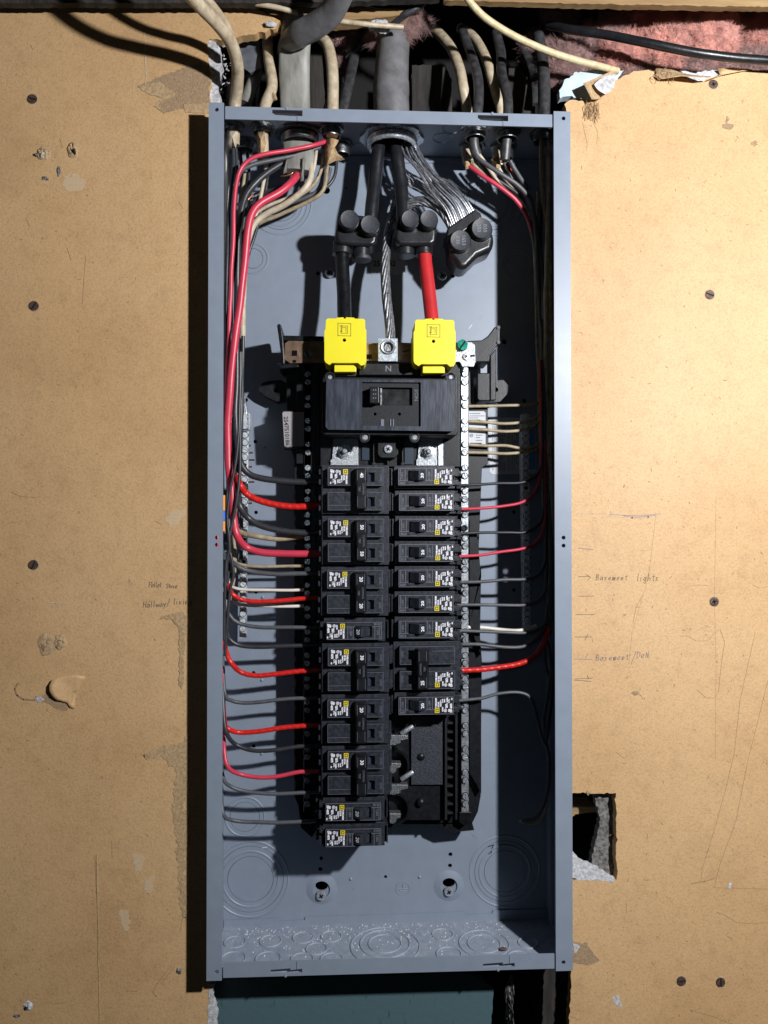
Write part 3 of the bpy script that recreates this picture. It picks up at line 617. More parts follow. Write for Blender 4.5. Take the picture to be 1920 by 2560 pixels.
# upper bracket arms
mb = MB()
mb.pprism([(692, 812), (697, 808), (703, 812), (708, 845), (712, 910), (706, 912), (700, 870), (696, 840)], .022, .07)
mb.pprism([(708, 838), (810, 840), (810, 852), (708, 852)], .030, .07)
mb.pprism([(690, 908), (745, 910), (748, 918), (700, 922)], .024, .07)
mb.build('bracket_arm', M['glossblack'], base, .0012)
mb = MB()
mb.pprism([(1168, 852), (1205, 850), (1222, 838), (1236, 818), (1246, 814), (1250, 818), (1249, 856), (1226, 886), (1224, 905), (1180, 905), (1168, 890)], .034, .07)
mb.pprism([(1193, 932), (1225, 932), (1225, 1002), (1198, 1002), (1193, 996)], .050, .074); mb.pprism([(1225.4, 888), (1240, 870), (1240, 1000), (1225.4, 1002)], .054, .074)
mb.build('bracket_arm', M['black'], base, .0012)
mb = MB(); mb.pprism([(1243, 818), (1249, 818), (1249, 856), (1244, 856)], .0335, .040); mb.lathe([(.0019, 0), (.0019, -.001)], W(1246, 819, .0335), 'Y', 12); mb.lathe([(.0019, 0), (.0019, -.001)], W(1246, 856, .0335), 'Y', 12)
mb.build('arm_edge', M['vinylcap'], base)
for pts, hx, hy in (([(645, 975), (655, 958), (672, 952), (702, 950), (716, 958), (716, 1000), (692, 1004), (664, 990)], 690, 976), ([(1226, 952), (1258, 950), (1272, 964), (1268, 985), (1250, 1004), (1226, 1004)], 1240, 974)):
    mb = MB(); plate(mb, [pl(pts, .074), pcirc(hx, hy, 6, .074, 14)], .074, .016); o = mb.build('mounting_tab', M['black'], base, .0015)
mb = MB(); c = W(690, 976, .082); mb.lathe([(.004, 0), (.004, .003)], c, 'Y', 14); c = W(1240, 974, .082); mb.lathe([(.004, 0), (.004, .003)], c, 'Y', 14); mb.build('tab_recess', M['hole'], base)
mb = MB(); mb.pprism([(740, 930), (800, 930), (800, 1160), (740, 1160)], .052, .062); mb.pprism([(800, 905), (1150, 905), (1150, 1168), (800, 1168)], .036, .06); mb.build('upper_housing', M['black'], base, .001)
mb = MB(); mb.pprism([(704, 1026), (759, 1026), (759, 1122), (709, 1122)], .0462, YB); mb.build('added_sticker_riser', M['black'], base, .0008)  # added block that lifts the sticker out of the breaker's shadow
# neutral strap
mb = MB(); plate(mb, [pl([(713, 858), (722, 852), (820, 854), (820, 906), (725, 908), (712, 898)], .029), pl([(729, 876), (743, 876), (743, 890), (729, 890)], .029), pl([(731, 900), (740, 900), (740, 907), (731, 907)], .029)], .029, .002); mb.build('neutral_strap', M['brass'], base, .0004); mb = MB()
plate(mb, [pl([(905, 856), (950, 858), (950, 902), (905, 902)], .029), pl([(916, 886), (930, 886), (930, 898), (916, 898)], .029)], .029, .002); mb.build('neutral_strap', M['brass'], base, .0004); mb = MB(); plate(mb, [pl([(992, 856), (1045, 858), (1045, 904), (992, 904)], .029)], .029, .002)
mb.build('neutral_strap', M['brass'], base, .0004)
mb = MB(); plate(mb, [pl([(1135, 856), (1178, 856), (1187, 862), (1189, 905), (1184, 916), (1156, 916), (1150, 904), (1135, 904)], .030), pl([(1176, 888), (1187, 886), (1187, 891), (1176, 893)], .030)], .030, .0022); mb.build('bonding_strap', M['sparkle'], base, .0004)
screw('screw', 769, 886, .029, 9, M['steeldull'], base); screw('screw', 1015, 878, .029, 11, M['brass'], base, .2, h=.0008)
screw('bonding_screw', 1155, 864, .029, 14, M['green'], base, .95, h=.0035); screw('rivet', 1165, 892, .030, 9, M['steel'], base, kind='cross', h=.002)
# neutral lug
lug = MB(); loops_ = [pl([(946, 846), (994, 846), (994, 903), (946, 903)], .014)]
plate(lug, loops_ + [pcirc(970, 868, 19, .014)], .014, .018); lg = lug.build('neutral_lug', M['tin'], base, .0006)
c = W(970, 868, .0135); mb = MB(); mb.lathe([(.0074, .002), (.0074, -.001), (.0068, -.0018), (.0056, -.0016), (.0050, .0), (.0046, .004)], c, 'Y', 32, closed=False); mb.build('set_screw', M['steel'], lg)
mb = MB(); mb.lathe([(.0052, .0022), (.0042, .0022), (.0036, .0035), (.0001, .0035)], c, 'Y', 6); mb.build('hex_socket', M['steeldull'], lg)
# plastic ledge with N
mb = MB(); mb.pprism([(897, 908), (1048, 908), (1048, 938), (897, 938)], .018, .05); mb.build('ledge', M['black'], base, .001)
mb = MB(); c = W(971, 922, .0178); text(mb, 'N', c.x, .0178, c.z, .0088, 0, 'CENTER'); mb.build('embossed_letter', M['printdim'], base)
# neutral bars with screws
for px0, px1, yy, lb, dark in ((760, 778, .050, 'shaded neutral bar', 1), (1153, 1171, .050, 'bright neutral bar', 0)):
    mb = MB(); mx = (px0 + px1) / 2; A, B_ = W(px0, 1400, yy).x, W(px1, 1400, yy).x
    mb.box(A, B_, yy, yy + .009, W(mx, 2030, yy).z, W(mx, 912, yy).z); o = mb.build('neutral_bar', M['tin'], base, .0004)
    xc = (A + B_) / 2; i = 0; wells = MB()
    while True:
        for q in (0, 20):
            py = 936 + i * 58.5 + q
            if py > 2025: break
            c = W(mx, py, yy)
            if (not dark) and abs(py - 1307) < 14: continue
            px_ = mx
            hd = screwmb(.0031, 'slot', .0016, random.uniform(0, 3.1), 0, (xc + random.uniform(-.0003, .0003), yy - .0002, c.z)).build('terminal_screw', M['steel'] , o); wells.lathe([(.0038, 0), (.0001, 0)], (xc, yy - .00012, c.z), 'Y', 18)
        if py > 2025: break
        i += 1
    wells.build('screw_well', M['hole'], o)['kind'] = 'stuff'
mb = MB(); mb.lathe([(.0035, 0), (.0035, -.002), (.002, -.0022), (.0018, -.0005), (.0001, -.0005)], W(1161, 1320, .050), 'Y', 18); mb.build('plastic_rivet', M['blackmatte'], base)
mb = MB(); mb.pprism([(1148, 2030), (1178, 2030), (1178, 2056), (1165, 2066), (1148, 2056)], .050, .062); mb.build('bar_end', M['glossblack'], base, .001)

# bus tabs below the main breaker
for px0, px1 in ((826, 896), (1040, 1108)):
    mb = MB(); mb.pprism([(px0 + 8, 1092), (px1 - 4, 1092), (px1, 1100), (px1, 1166), (px0, 1166), (px0, 1150), (px0 + 4, 1146)], .033, .036); t_ = mb.build('bus_tab', M['sparkle'], base, .0005)
    cx = 862 if px0 < 900 else 1070; c = W(cx, 1130, .033)
    mb = MB(); mb.lathe([(.0075, 0), (.0075, -.0012), (.0035, -.0014)], c, 'Y', 24); mb.lathe([(.0058, -.0012), (.0056, -.0052), (.0035, -.0058)], c, 'Y', 6, .3); mb.lathe([(.0028, -.005), (.0026, -.010), (.0015, -.0108), (.0001, -.0108)], c, 'Y', 14)
    mb.build('nut', M['steel'], t_)
mb = MB(); mb.pprism([(px0 + 0, 1110) for px0 in (1096, 1108)] + [(1108, 1165), (1096, 1165)], .031, .034); mb.build('bus_strip', M['tin'], base)
mb = MB(); mb.pprism([(944, 1106), (950, 1100), (990, 1100), (996, 1108), (996, 1136), (988, 1145), (952, 1145), (944, 1136)], .022, .04); mb.pprism([(932, 1108), (936, 1108), (936, 1162), (932, 1162)], .028, .04); mb.pprism([(1004, 1108), (1008, 1108), (1008, 1162), (1004, 1162)], .028, .04); mb.pprism([(967, 1150), (972, 1150), (972, 1790), (967, 1790)], .030, .04)
for x, y in ((934, 1108), (934, 1160), (1006, 1160)): mb.lathe([(.0022, 0), (.0022, -.002)], W(x, y, .027), 'Y', 12)
mb.build('centre_clip', M['black'], base, .0008)
screw('clip_screw', 970, 1123, .0215, 11, M['steel'], base, kind='cross', h=.002)
mb = MB(); mb.pprism([(905, 1092), (925, 1092), (925, 1150), (905, 1150)], .034, .038); mb.build('insulator', M['insul'], base); mb = MB(); mb.pprism([(1012, 1092), (1034, 1092), (1034, 1160), (1012, 1160)], .034, .038); mb.build('insulator', M['insul'], base)
# open slots at lower right
mb = MB(); mb.pprism([(1028, 1790), (1108, 1790), (1108, 1962), (1028, 1962)], .046, .048); mb.build('insulating_plate', pm('sparkly_black_laminate', (.06, .065, .08), .4, 0, 0, 700, .8, 900, col2=(.02, .022, .03)), base, .0004)
mb = MB(); mb.pprism([(972, 1790), (1115, 1790), (1115, 2050), (972, 2050)], .050, .056); mb.build('slot_floor', M['black'], base)
for y in (1890, 2004): mb = MB(); mb.lathe([(.0042, 0), (.0040, -.003), (.0028, -.0044), (.001, -.005), (.0001, -.005)], W(1052, y, .048), 'Y', 20); mb.build('stud', M['black'], base)
for y in (1918, 2025, 1800):
    mb = MB(); c = W(985, y - 10, .045); n = 22; P = [Vector((c.x + .016 * math.sin(a) * 1.0, .036, c.z + .017 * math.cos(a))) for a in [math.pi * i / n for i in range(n + 1)]]
    vs = []; fs = []
    for p in P: vs += [(p.x, .036, p.z), (p.x, .052, p.z), ((p.x - c.x) * .86 + c.x, .036, (p.z - c.z) * .86 + c.z), ((p.x - c.x) * .86 + c.x, .052, (p.z - c.z) * .86 + c.z)]
    for i in range(n): a = i * 4; fs += [(a, a + 4, a + 5, a + 1), (a + 2, a + 3, a + 7, a + 6), (a, a + 2, a + 6, a + 4)]
    mb.add(vs, fs); mb.build('slot_collar', M['glossblack'], base)
for y0, wd in ((1838, 46), (1908, 28), (1962, 46), (2034, 28)):
    mb = MB(); mb.pprism([(974, y0), (974 + wd, y0), (974 + wd, y0 + 10), (974 + wd * .6, y0 + 14), (974 + wd * .6, y0 + 20), (984, y0 + 26), (974, y0 + 24)], .034, .044); mb.build('stab', M['sparkle'], base, .0005)
for y0 in (1828, 1942):
    mb = MB(); P = [W(1004, y0 + 6, .036), W(1016, y0 - 2, .034), W(1032, y0 - 12, .036)]; mb.tube(P, .0024, 8); mb.build('stab_clip', M['steel'], base)
# jagged top of comb for terminals behind the right neutral bar
mb = MB()
for i in range(16): mb.pbox(1141, 1180 + i * 31.7, 1153, 1190 + i * 31.7, .044, .06)
mb.build('terminal_rib', M['blackmatte'], base, .0004)

# ------------------------------------------------------------------ main breaker
mbk = thing('main_breaker', 'large black main circuit breaker below the two yellow caps', 'main breaker', (W(972, 1090, .0).x, .036, W(972, 1090, .0).z))
mb = MB(); mb.pprism([(806, 945), (812, 934), (826, 932), (838, 942), (1108, 945), (1120, 934), (1138, 934), (1145, 945), (1146, 1080), (1140, 1090), (812, 1088), (805, 1078)], .002, .036); mb.build('case', M['black'], mbk, .0015)
mb = MB(); plate(mb, [pl([(816, 948), (1138, 951), (1139, 1070), (1132, 1078), (820, 1074), (814, 1066)], -.006), pl([(905, 955), (1052, 956), (1052, 1066), (904, 1064)], -.006)], -.006, .0075); mb.build('cover', M['scuff'], mbk, .0012)
mb = MB(); plate(mb, [pl([(905, 955), (1052, 956), (1052, 1066), (904, 1064)], -.003), pl([(926, 968), (1031, 969), (1031, 1014), (926, 1014)], -.003)], -.003, .004); mb.build('face_plate', M['blackmatte'], mbk)
mb = MB(); mb.pbox(926, 968, 1031, 1014, .004, .006); mb.build('slot_floor', M['glossblack'], mbk)
mb = MB(); mb.pbox(956, 970, 1029, 1013, .0015, .003); mb.build('sliding_shutter', M['glossblack'], mbk)
mb = MB(); mb.pprism([(924, 966), (948, 967), (948, 1008), (924, 1008)], -.014, .003); mb.build('handle', M['glossblack'], mbk, .0008)
mb = MB(); mb.pprism([(951, 971), (955, 971), (955, 1013), (951, 1013)], -.004, .003); mb.build('handle_strip', M['steeldull'], mbk)
mb = MB(); mb.pprism([(952, 1048), (960, 1048), (960, 1066), (952, 1066)], -.0042, -.003); mb.pprism([(975, 1048), (978, 1048), (978, 1066), (975, 1066)], -.0042, -.003); mb.pprism([(982, 1048), (985, 1048), (985, 1066), (982, 1066)], -.0042, -.003); mb.build('moulded_rib', M['printmid'], mbk)
for x in (938, 999): mb = MB(); mb.lathe([(.0015, 0), (.0001, 0)], W(x, 1035, -.0033), 'Y', 14); mb.build('pin_hole', M['hole'], mbk)
mb = MB(); c = W(1040, 1003, -.0033); text(mb, 'I/ON', c.x, -.0033, c.z, .0055, -math.pi / 2, 'RIGHT', 0)
mb.build('lettering_and_highlights', M['printmid'], mbk)
mb = MB(); c = W(936, 985, -.0143)
for i in range(3):
    for j in range(2): mb.lathe([(.0006, 0), (.0001, -.0003)], (c.x - .001 + j * .0022, -.0141, c.z + .004 - i * .004), 'Y', 8)
mb.build('handle_mark', M['printdim'], mbk)
for px, py in ((825, 944), (1126, 944), (912, 1094), (1036, 1094)):
    mb = MB(); c = W(px, py, .004); mb.lathe([(.0052, .004), (.0052, -.003), (.0042, -.003), (.0036, .0), (.0036, .004)], c, 'Y', 22, closed=False); o = mb.build('screw_boss', M['black'], mbk)
    mb = MB(); mb.lathe([(.0034, .001), (.0032, -.0012), (.0018, -.0022), (.0001, -.0022)], c, 'Y', 16); mb.build('cover_screw', M['steel'], o)
mb = MB(); mb.pprism([(868, 905), (876, 905), (876, 940), (868, 940)], .01, .03); mb.pprism([(1060, 905), (1114, 905), (1114, 940), (1060, 940)], .012, .03); mb.pprism([(838, 905), (890, 905), (890, 940), (838, 940)], .012, .03); mb.build('lug_throat', M['blackmatte'], mbk)

# ------------------------------------------------------------------ yellow lug covers
def cap(x0, y0, lb, cxp):
    r = thing('lug_cover', lb, 'lug cover', (W(x0 + 52, y0 + 130, .0).x, .03, W(x0 + 52, y0 + 130, 0).z), 'yellow caps over the main lugs'); yf = -.004
    def q(pts): return pl([(x0 + a, y0 + b_) for a, b_ in pts], yf)
    o_ = q([(4, 4), (8, 0), (98, 1), (102, 5), (102, 24), (105, 30), (105, 108), (100, 116), (92, 118), (84, 111), (20, 111), (12, 116), (3, 110), (0, 104), (0, 32), (3, 26)])
    c = W(x0 + 50, y0 + 54, yf)
    mb = MB(); plate(mb, [o_, circ(c.x, c.z, .0018, 16)], yf, .034); mb.build('shell', M['yellow'], r, .0010)
    mb = MB(); mb.prism(q([(24, 111), (80, 111), (80, 131), (24, 131)]), yf + .006, .02); mb.build('tab', M['yellow'], r, .0008)
    mb = MB(); mb.prism(q([(26, 0), (30, -5), (48, -6), (48, 2)]), yf + .004, .03); mb.prism(q([(53, 2), (53, -6), (74, -5), (80, 0)]), yf + .004, .03); mb.build('collar', M['yellow'], r, .0006)
    mb = MB(); mb.lathe([(.0017, 0), (.0001, 0)], (c.x, yf + .004, c.z), 'Y', 16); mb.build('pin_hole', M['hole'], r)
    mb = MB(); k = K(yf)
    def ln(pts): stroke(mb, pl([(x0 + 50 + a, y0 + 28 + b_) for a, b_ in pts], yf), yf - .0002, .0007)
    ln([(-16, -16), (16, -15), (16, 16), (-16, 15), (-16, -16)]); ln([(-7, -9), (8, -9), (8, 9), (-8, 9), (-8, -9)]); ln([(-11, -10), (-6, -10), (-6, 5), (-10, 5)]); ln([(-4, -5), (4, -5), (4, 5)])
    mb.build('moulded_emblem', M['yellowdeep'], r)
cap(811, 796, 'yellow plastic lug cover with moulded square emblem under the black feeder cable', 861)
cap(1034, 799, 'yellow plastic lug cover with moulded square emblem under the red feeder cable', 1086)

# ------------------------------------------------------------------ circuit breakers
mm = .001
def bbox(mb, u0, u1, v0, v1, w0, w1): return mb.box(u0 * mm, u1 * mm, -w1 * mm, -w0 * mm, v0 * mm, v1 * mm)
def bplate(mb, loops, w, th): return plate(mb, [[(a * mm, b_ * mm) for a, b_ in l] for l in loops], -w * mm, th * mm)
def rct(u0, u1, v0, v1): return [(u0, v0), (u1, v0), (u1, v1), (u0, v1)]
def uprism(mb, prof, v0, v1):   # profile (u,w) extruded along v
    n = len(prof); vs = [(a * mm, -b_ * mm, v0 * mm) for a, b_ in prof] + [(a * mm, -b_ * mm, v1 * mm) for a, b_ in prof]
    return mb.add(vs, [tuple(range(n)), tuple(range(2 * n - 1, n - 1, -1))] + [(i, i + n, (i + 1) % n + n, (i + 1) % n) for i in range(n)])
def blabel(root, u0, vc, w):
    u0 += random.uniform(-.5, .5); vc += random.uniform(-.35, .35)
    mb = MB(); bplate(mb, [rct(u0, u0 + 19.2, vc - 7.7, vc + 7.7)], w + .15, .15); lb = mb.build('rating_label', M['label'], root)
    mb = MB(); bplate(mb, [rct(u0 + .5, u0 + 5.2, vc - 7.4, vc - 2.7), rct(u0 + 1.3, u0 + 4.4, vc - 6.6, vc - 3.5), rct(u0 + 2.0, u0 + 3.7, vc - 5.9, vc - 4.2)], w + .25, .1); mb.build('emblem', M['lyellow'], lb)
    mb = MB(); Y = -(w + .22) * mm
    def t(s, u, v, sz, bold=0.00006): text(mb, s, (u0 + u) * mm, Y, (vc + v) * mm, sz * 1.12 * mm, math.pi / 2, 'LEFT', bold + .00006, .9)
    t('TYPE HOM', 1.9, -2.2, 2.0, .0001); t('10 kA', 4.4, -2.2, 2.4, .0001); t('120/240 V~', 6.7, -1.4, 1.5); t('Cu-Al', 8.5, 2.6, 1.6); t('LISTED', 8.6, -6.2, 1.5)
    t('HACR', 12.0, -3.0, 1.6); t('SWD', 10.6, 3.0, 1.6); t('WIRE', 13.4, 3.4, 1.8); t('60/75 C', 13.2, -2.4, 1.5); t('CTL', 15.0, 2.4, 2.2); t('SER.', 15.2, -6.6, 1.9)
    t('DP-4075', 17.3, -7.2, 2.5, .00012); t('HD', 18.0, 5.4, 1.4)
    bplate(mb, [circ(u0 + 11.3, vc - 5.2, 1.6, 16), circ(u0 + 11.3, vc - 5.2, 1.15, 16)], w + .22, .05); t('UL', 11.3, -6.0, 1.3)
    mb.build('label_print', M['print'], lb)
def handle_number(root, s, u0, u1, w0, w1, vc, sz=4.6):
    mb = MB(); vs, fs = text2d(s, sz, 'CENTER', .1); du, dw = u1 - u0, w1 - w0; L_ = math.hypot(du, dw); eu, ew = du / L_, dw / L_   # slope direction from u0,w0 up to u1,w1
    nu, nw = (-ew, eu) if (eu > 0) else (ew, -eu)
    if nw < 0: nu, nw = -nu, -nw
    cu, cw = (u0 + u1) / 2, (w0 + w1) / 2; out = []
    for x, y, _ in vs:   # text x -> +v, text y -> -u along slope
        s_ = y if eu < 0 else -y
        out.append(((cu + eu * s_ + nu * .12) * mm, -(cw + ew * s_ + nw * .12) * mm, (vc + x) * mm))
    mb.add(out, fs); mb.build('amp_rating', M['print'], root)
def single(root, num, date):
    W1, W2 = 35, 43
    mb = MB(); bbox(mb, 0, 63, -12.0, 12.0, 0, W1); bbox(mb, -3, 0, -9, 9, 0, W1 - 2); bbox(mb, -3.2, -1.8, -9, 9, 0, W1 + 1)
    bbox(mb, 60.2, 67, .5, 8.8, 8, W1 + 2); bbox(mb, 60.2, 66.6, -8.6, -3, 8, W1 + 3); bbox(mb, 60.2, 63.5, -3, .5, 8, W1); bbox(mb, 67, 70.5, 3.2, 6.8, 12, W1 - 5); bbox(mb, 66.6, 70.5, -8.4, -4.6, 14, W1 - 7)
    root_case = mb.build('case', M['breaker'], root, .0005)
    mb = MB(); bplate(mb, [rct(4, 60, -8.8, 8.8), rct(14, 31.2, -4.6, 6.2)], W2, W2 - W1 - .05); mb.build('raised_face', M['breaker'], root, .0004)
    mb = MB(); bbox(mb, 14, 31.2, -4.6, 6.2, W1, W1 + .3); mb.build('handle_well', M['hole'], root)
    mb = MB(); uprism(mb, [(31, W1 + .4), (31, 44.5), (25.2, 48.6), (24.2, 48.6), (15.5, 40), (15.5, W1 + .4)], -4.2, 5.8); h = mb.build('handle', M['glossblack'] if num is None else M['breaker'], root, .0004)
    handle_number(h, num, 31, 25.2, 44.5, 48.6, .8, 5.4)
    blabel(root, 40.4, 0, W2)
    mb = MB(); Y = -(W2 + .1) * mm
    text(mb, 'I ON', 8.2 * mm, Y, -2.2 * mm, 3.1 * mm, math.pi / 2); text(mb, 'O OFF', 35.6 * mm, Y, -3.6 * mm, 3.1 * mm, math.pi / 2); text(mb, date, 5 * mm, Y, -6.6 * mm, 3.2 * mm, 0)
    for q in ([(6.0, -3.6), (6.0, 8.2)], [(11.0, -3.6), (11.0, 8.2)], [(4.2, -4.0), (13.4, -4.0)], [(33, -3.8), (33, 8.2)], [(38.4, -3.8), (38.4, 8.2)], [(31.6, -3.9), (39.8, -3.9)], [(4.2, 8.6), (59.8, 8.6)], [(4.2, -8.6), (59.8, -8.6)], [(4.2, -8.6), (4.2, 8.6)], [(59.7, -8.6), (59.7, 8.6)]):
        stroke(mb, [(a * mm, b_ * mm) for a, b_ in q], Y, .00032)  # pale lines; those round the face are painted edge highlights
    mb.build('lettering_and_highlights', M['printdim'], root)
def double(root, nA, nB, date=None):      # nA: lower cell (label side) in right-hand orientation
    W1, W2 = 35, 43
    mb = MB(); bbox(mb, 0, 69, -25.2, 25.2, 0, W1)
    for v in (-21, -10.5, 6, 16.5): bbox(mb, 69, 72, v, v + 5.5, 6, W1 - 2)
    bbox(mb, -2.6, 0, -22, -3.7, 0, W1 - 1); bbox(mb, -2.6, 0, 3, 22, 0, W1 - 1)
    mb.build('case', M['breaker'], root, .0005)
    for s, (v0, v1) in enumerate(((-22.0, -3.7), (3.0, 21.4))):
        wv = (v0 + 5.0, v0 + 14.6)
        mb = MB(); bplate(mb, [rct(6.2, 62.4, v0, v1), rct(14.8, 22.2, *wv)], W2, W2 - W1 - .05); mb.build('raised_face', M['breaker'], root, .0004)
        mb = MB(); uprism(mb, [(14.9, W1 + 1), (18, W1 + 1), (22.1, 42.6), (22.1, W1)], wv[0] + .1, wv[1] - .1); mb.build('toggle_root', M['scuff'], root)
        mb = MB(); bbox(mb, 14.8, 22.2, wv[0], wv[1], W1 + .05, W1 + .4); mb.build('handle_well', M['hole'], root)
    mb = MB(); uprism(mb, [(35.4, W2 + .2), (35.4, 47), (33, 53), (24, 53), (22.8, 50), (22.8, W2 + .2)], -20.6, 20); tie = mb.build('tie_handle', M['glossblack'], root, .0006)
    Y = -53.25 * mm
    for n_, vc in ((nA, -13.6), (nB, 13.0)):
        mb = MB()
        mb.box(25 * mm, 32.2 * mm, Y + .0001, Y + .0003, (vc - 5) * mm, (vc + 5) * mm); mb.build('number_pad', M['black'], tie, .0001)
        if n_: mb = MB(); text(mb, n_, 28.4 * mm, Y - .0002, vc * mm, 4.9 * mm, math.pi / 2, 'CENTER', .0001); mb.build('amp_rating', M['print'], tie)
    mb = MB(); text(mb, 'COMMON', 26.6 * mm, Y, 0, 3.0 * mm, math.pi / 2, 'CENTER', 0, .82); text(mb, 'TRIP', 30.6 * mm, Y, 0, 3.0 * mm, math.pi / 2, 'CENTER', 0, .82)
    for vc in (-13.6, 13): 
        for uu in (24.8, 32.4): stroke(mb, [(uu * mm, (vc - 5) * mm), (uu * mm, (vc + 5) * mm)], Y, .0003)
    Y2 = -(W2 + .1) * mm
    for vc in (-15, 10.2):
        text(mb, 'I/ON', 9.0 * mm, Y2, vc * mm, 3.0 * mm, math.pi / 2)
        stroke(mb, [(7.6 * mm, (vc - 4) * mm), (7.6 * mm, (vc + 9) * mm)], Y2, .0002)
    for v0, v1 in ((-21.8, -3.9), (3.2, 21.2)):
        for q in ([(6.4, v0), (62.2, v0)], [(6.4, v1), (62.2, v1)], [(6.4, v0), (6.4, v1)], [(62.2, v0), (62.2, v1)]): stroke(mb, [(a * mm, b_ * mm) for a, b_ in q], Y2, .00032)  # pale outlines painted as highlights along the face edges
    stroke(mb, [(39.2 * mm, 16.4 * mm), (62.2 * mm, 16.4 * mm)], Y2, .00032)
    if date: text(mb, date, 24 * mm, -(W1 + .1) * mm, -23.6 * mm, 2.6 * mm, 0)
    mb.build('lettering_and_highlights', M['printmid'], root)
    blabel(root, 41.4, -12.9, W2)
def place(root, col, row, span=1):
    yb = .055
    if col == 'L':
        za = W(890, 1192, .02).z; zb = W(890, 2086, .02).z; z = za + (zb - za) * (row + (span - 1) / 2) / 14
        root.location = (W(972 if span == 2 else 962, 1500, .02).x + random.uniform(-.0005, .0005), yb + random.uniform(-.0004, .0004), z); root.rotation_euler = (0, math.pi, 0)
    else:
        za = W(1060, 1193, .02).z; zb = W(1060, 1760, .02).z; z = za + (zb - za) * (row + (span - 1) / 2) / 9
        root.location = (W(986 if span == 1 else 984, 1500, .02).x + random.uniform(-.0006, .0006), yb + random.uniform(-.0004, .0004), z); root.rotation_euler = (0, random.uniform(-.006, .006), 0)
GB = 'circuit breakers in the two columns'
def copy_tree(o, parent=None):
    c = o.copy(); COL.objects.link(c); c.parent = parent
    for ch in [x for x in o.children]: copy_tree(ch, c)
    return c
L_SPEC = [(0, 2, '', '40', 'double-pole black 40 amp circuit breaker, topmost of the left column'), (2, 2, '50', '50', 'double-pole black 50 amp circuit breaker with both cells numbered, second in the left column'), (4, 2, '20', '20', 'double-pole black circuit breaker with 20 on both ends of its handle, in the left column'),
          (6, 1, '20', '24 46', 'single-pole black 20 amp breaker between double ones, halfway down the left column'), (7, 2, '', '30', 'double-pole black 30 amp circuit breaker just below the mid-column single one on the left'), (9, 2, '', '20', 'double-pole black 20 amp breaker between the two 30 amp ones of the left column'),
          (11, 2, '', '30', 'double-pole black 30 amp circuit breaker, lowest double one of the left column'), (13, 1, '20', '24 45', 'single-pole black 20 amp breaker second from the bottom of the left column'), (14, 1, '20', '2613', 'single-pole black 20 amp breaker, bottommost of all, hanging below the left column')]
for row, span, a, b_, lb in L_SPEC:
    r = thing('circuit_breaker', lb, 'circuit breaker', (0, 0, 0), GB)
    if span == 2: double(r, b_, a, '24477' if row == 11 else None)
    else: single(r, a, b_)
    place(r, 'L', row, span)
ordn = ['topmost', 'second from the top', 'third from the top', 'fourth from the top', 'fifth from the top', 'sixth from the top', 'seventh from the top']
wires_ = ['black', 'pinkish red', 'black', 'pinkish red', 'grey', 'grey', 'grey']
for row, date in enumerate(['2607', '2607', '2613', '2613', '2607', '2613', '2613']):
    r = thing('circuit_breaker', 'breaker stamped %s with a %s wire, %s in the right column' % (date, wires_[row], ordn[row]), 'circuit breaker', (0, 0, 0), GB)
    single(r, '20', date); place(r, 'R', row)
r = thing('circuit_breaker', 'black 25 amp breaker with a red taped wire, only double-pole one of the right column', 'circuit breaker', (0, 0, 0), GB); double(r, '25', ''); place(r, 'R', 7, 2)
r = thing('circuit_breaker', 'single-pole breaker stamped 2607 at the bottom of the right column above the empty slots', 'circuit breaker', (0, 0, 0), GB); single(r, '20', '2607'); place(r, 'R', 9)

# ------------------------------------------------------------------ ground bars
def gbar(px0, px1, y0, y1, yy, lb, pitch, skip, bx0, bx1):
    r = thing('ground_bar', lb, 'ground bar', (W((px0 + px1) / 2, y1, yy).x, yy, W(px0, y1, yy).z), 'ground bars')
    xa, xb = px0, px1
    mb = MB(); pts = [(px0, y0), (px1, y0), (bx1, y1), (bx0, y1)]; mb.pprism(pts, yy, yy + .008); mb.build('bar', M['barzinc'], r, .0004)
    i = 0; y = y0 + 10
    while y < y1 - 6:
        t = (y - y0) / (y1 - y0); cx = (px0 + px1) / 2 * (1 - t) + (bx0 + bx1) / 2 * t
        if i not in skip: (screwmb(.0032, 'slot', .0016, random.uniform(0, 3.1), 0, W(cx, y, yy - .0002)).build('terminal_screw', M['screwzinc'], r), well(W(cx, y, yy), .0031).build('screw_well', M['hole'], r))
        else: mb = MB(); mb.lathe([(.002, 0), (.0001, 0)], W(cx, y, yy - .0001), 'Y', 12); mb.build('open_hole', M['hole'], r)
        y += pitch; i += 1
    return r
g1 = gbar(604, 621, 1078, 1596, .070, 'zinc ground bar with screws on the left of the back plate, behind the wire bundle', 18.6, (4, 14, 17), 598, 615)
g2 = gbar(1304, 1323, 1036, 1572, .072, 'zinc ground bar with screws in the shade on the right of the back plate', 17.4, (10,), 1311, 1327)
mb = MB(); mb.pprism([(602, 1034), (619, 1034), (619, 1072), (602, 1072)], .062, .078); mb.pprism([(621, 1032), (623, 1032), (623, 1074), (621, 1074)], .060, .08); lgo = mb.build('lug', M['barzinc'], g1, .0005)
mb = MB(); c = W(609, 1048, .0615); mb.lathe([(.0042, 0), (.0042, -.001), (.0001, -.0012)], c, 'Y', 18); mb.build('lug_screw', M['screwzinc'], lgo)
for y, l in ((1114, 5), (1132, 10), (1150, 14), (1167, 8), (1205, 14), (1258, 8)):
    mb = MB(); mb.tube([W(618, y, .074), W(622 + l, y, .074)], .0010, 6); mb.build('copper_end', M['copper'], g1)
mb = MB(); mb.pprism([(1299, 1050), (1304, 1050), (1311, 1572), (1307, 1572)], .076, .08); mb.pprism([(1306, 1034), (1320, 1034), (1320, 1040), (1306, 1040)], .07, .08); mb.build('bracket', M['screwzinc'], g2)

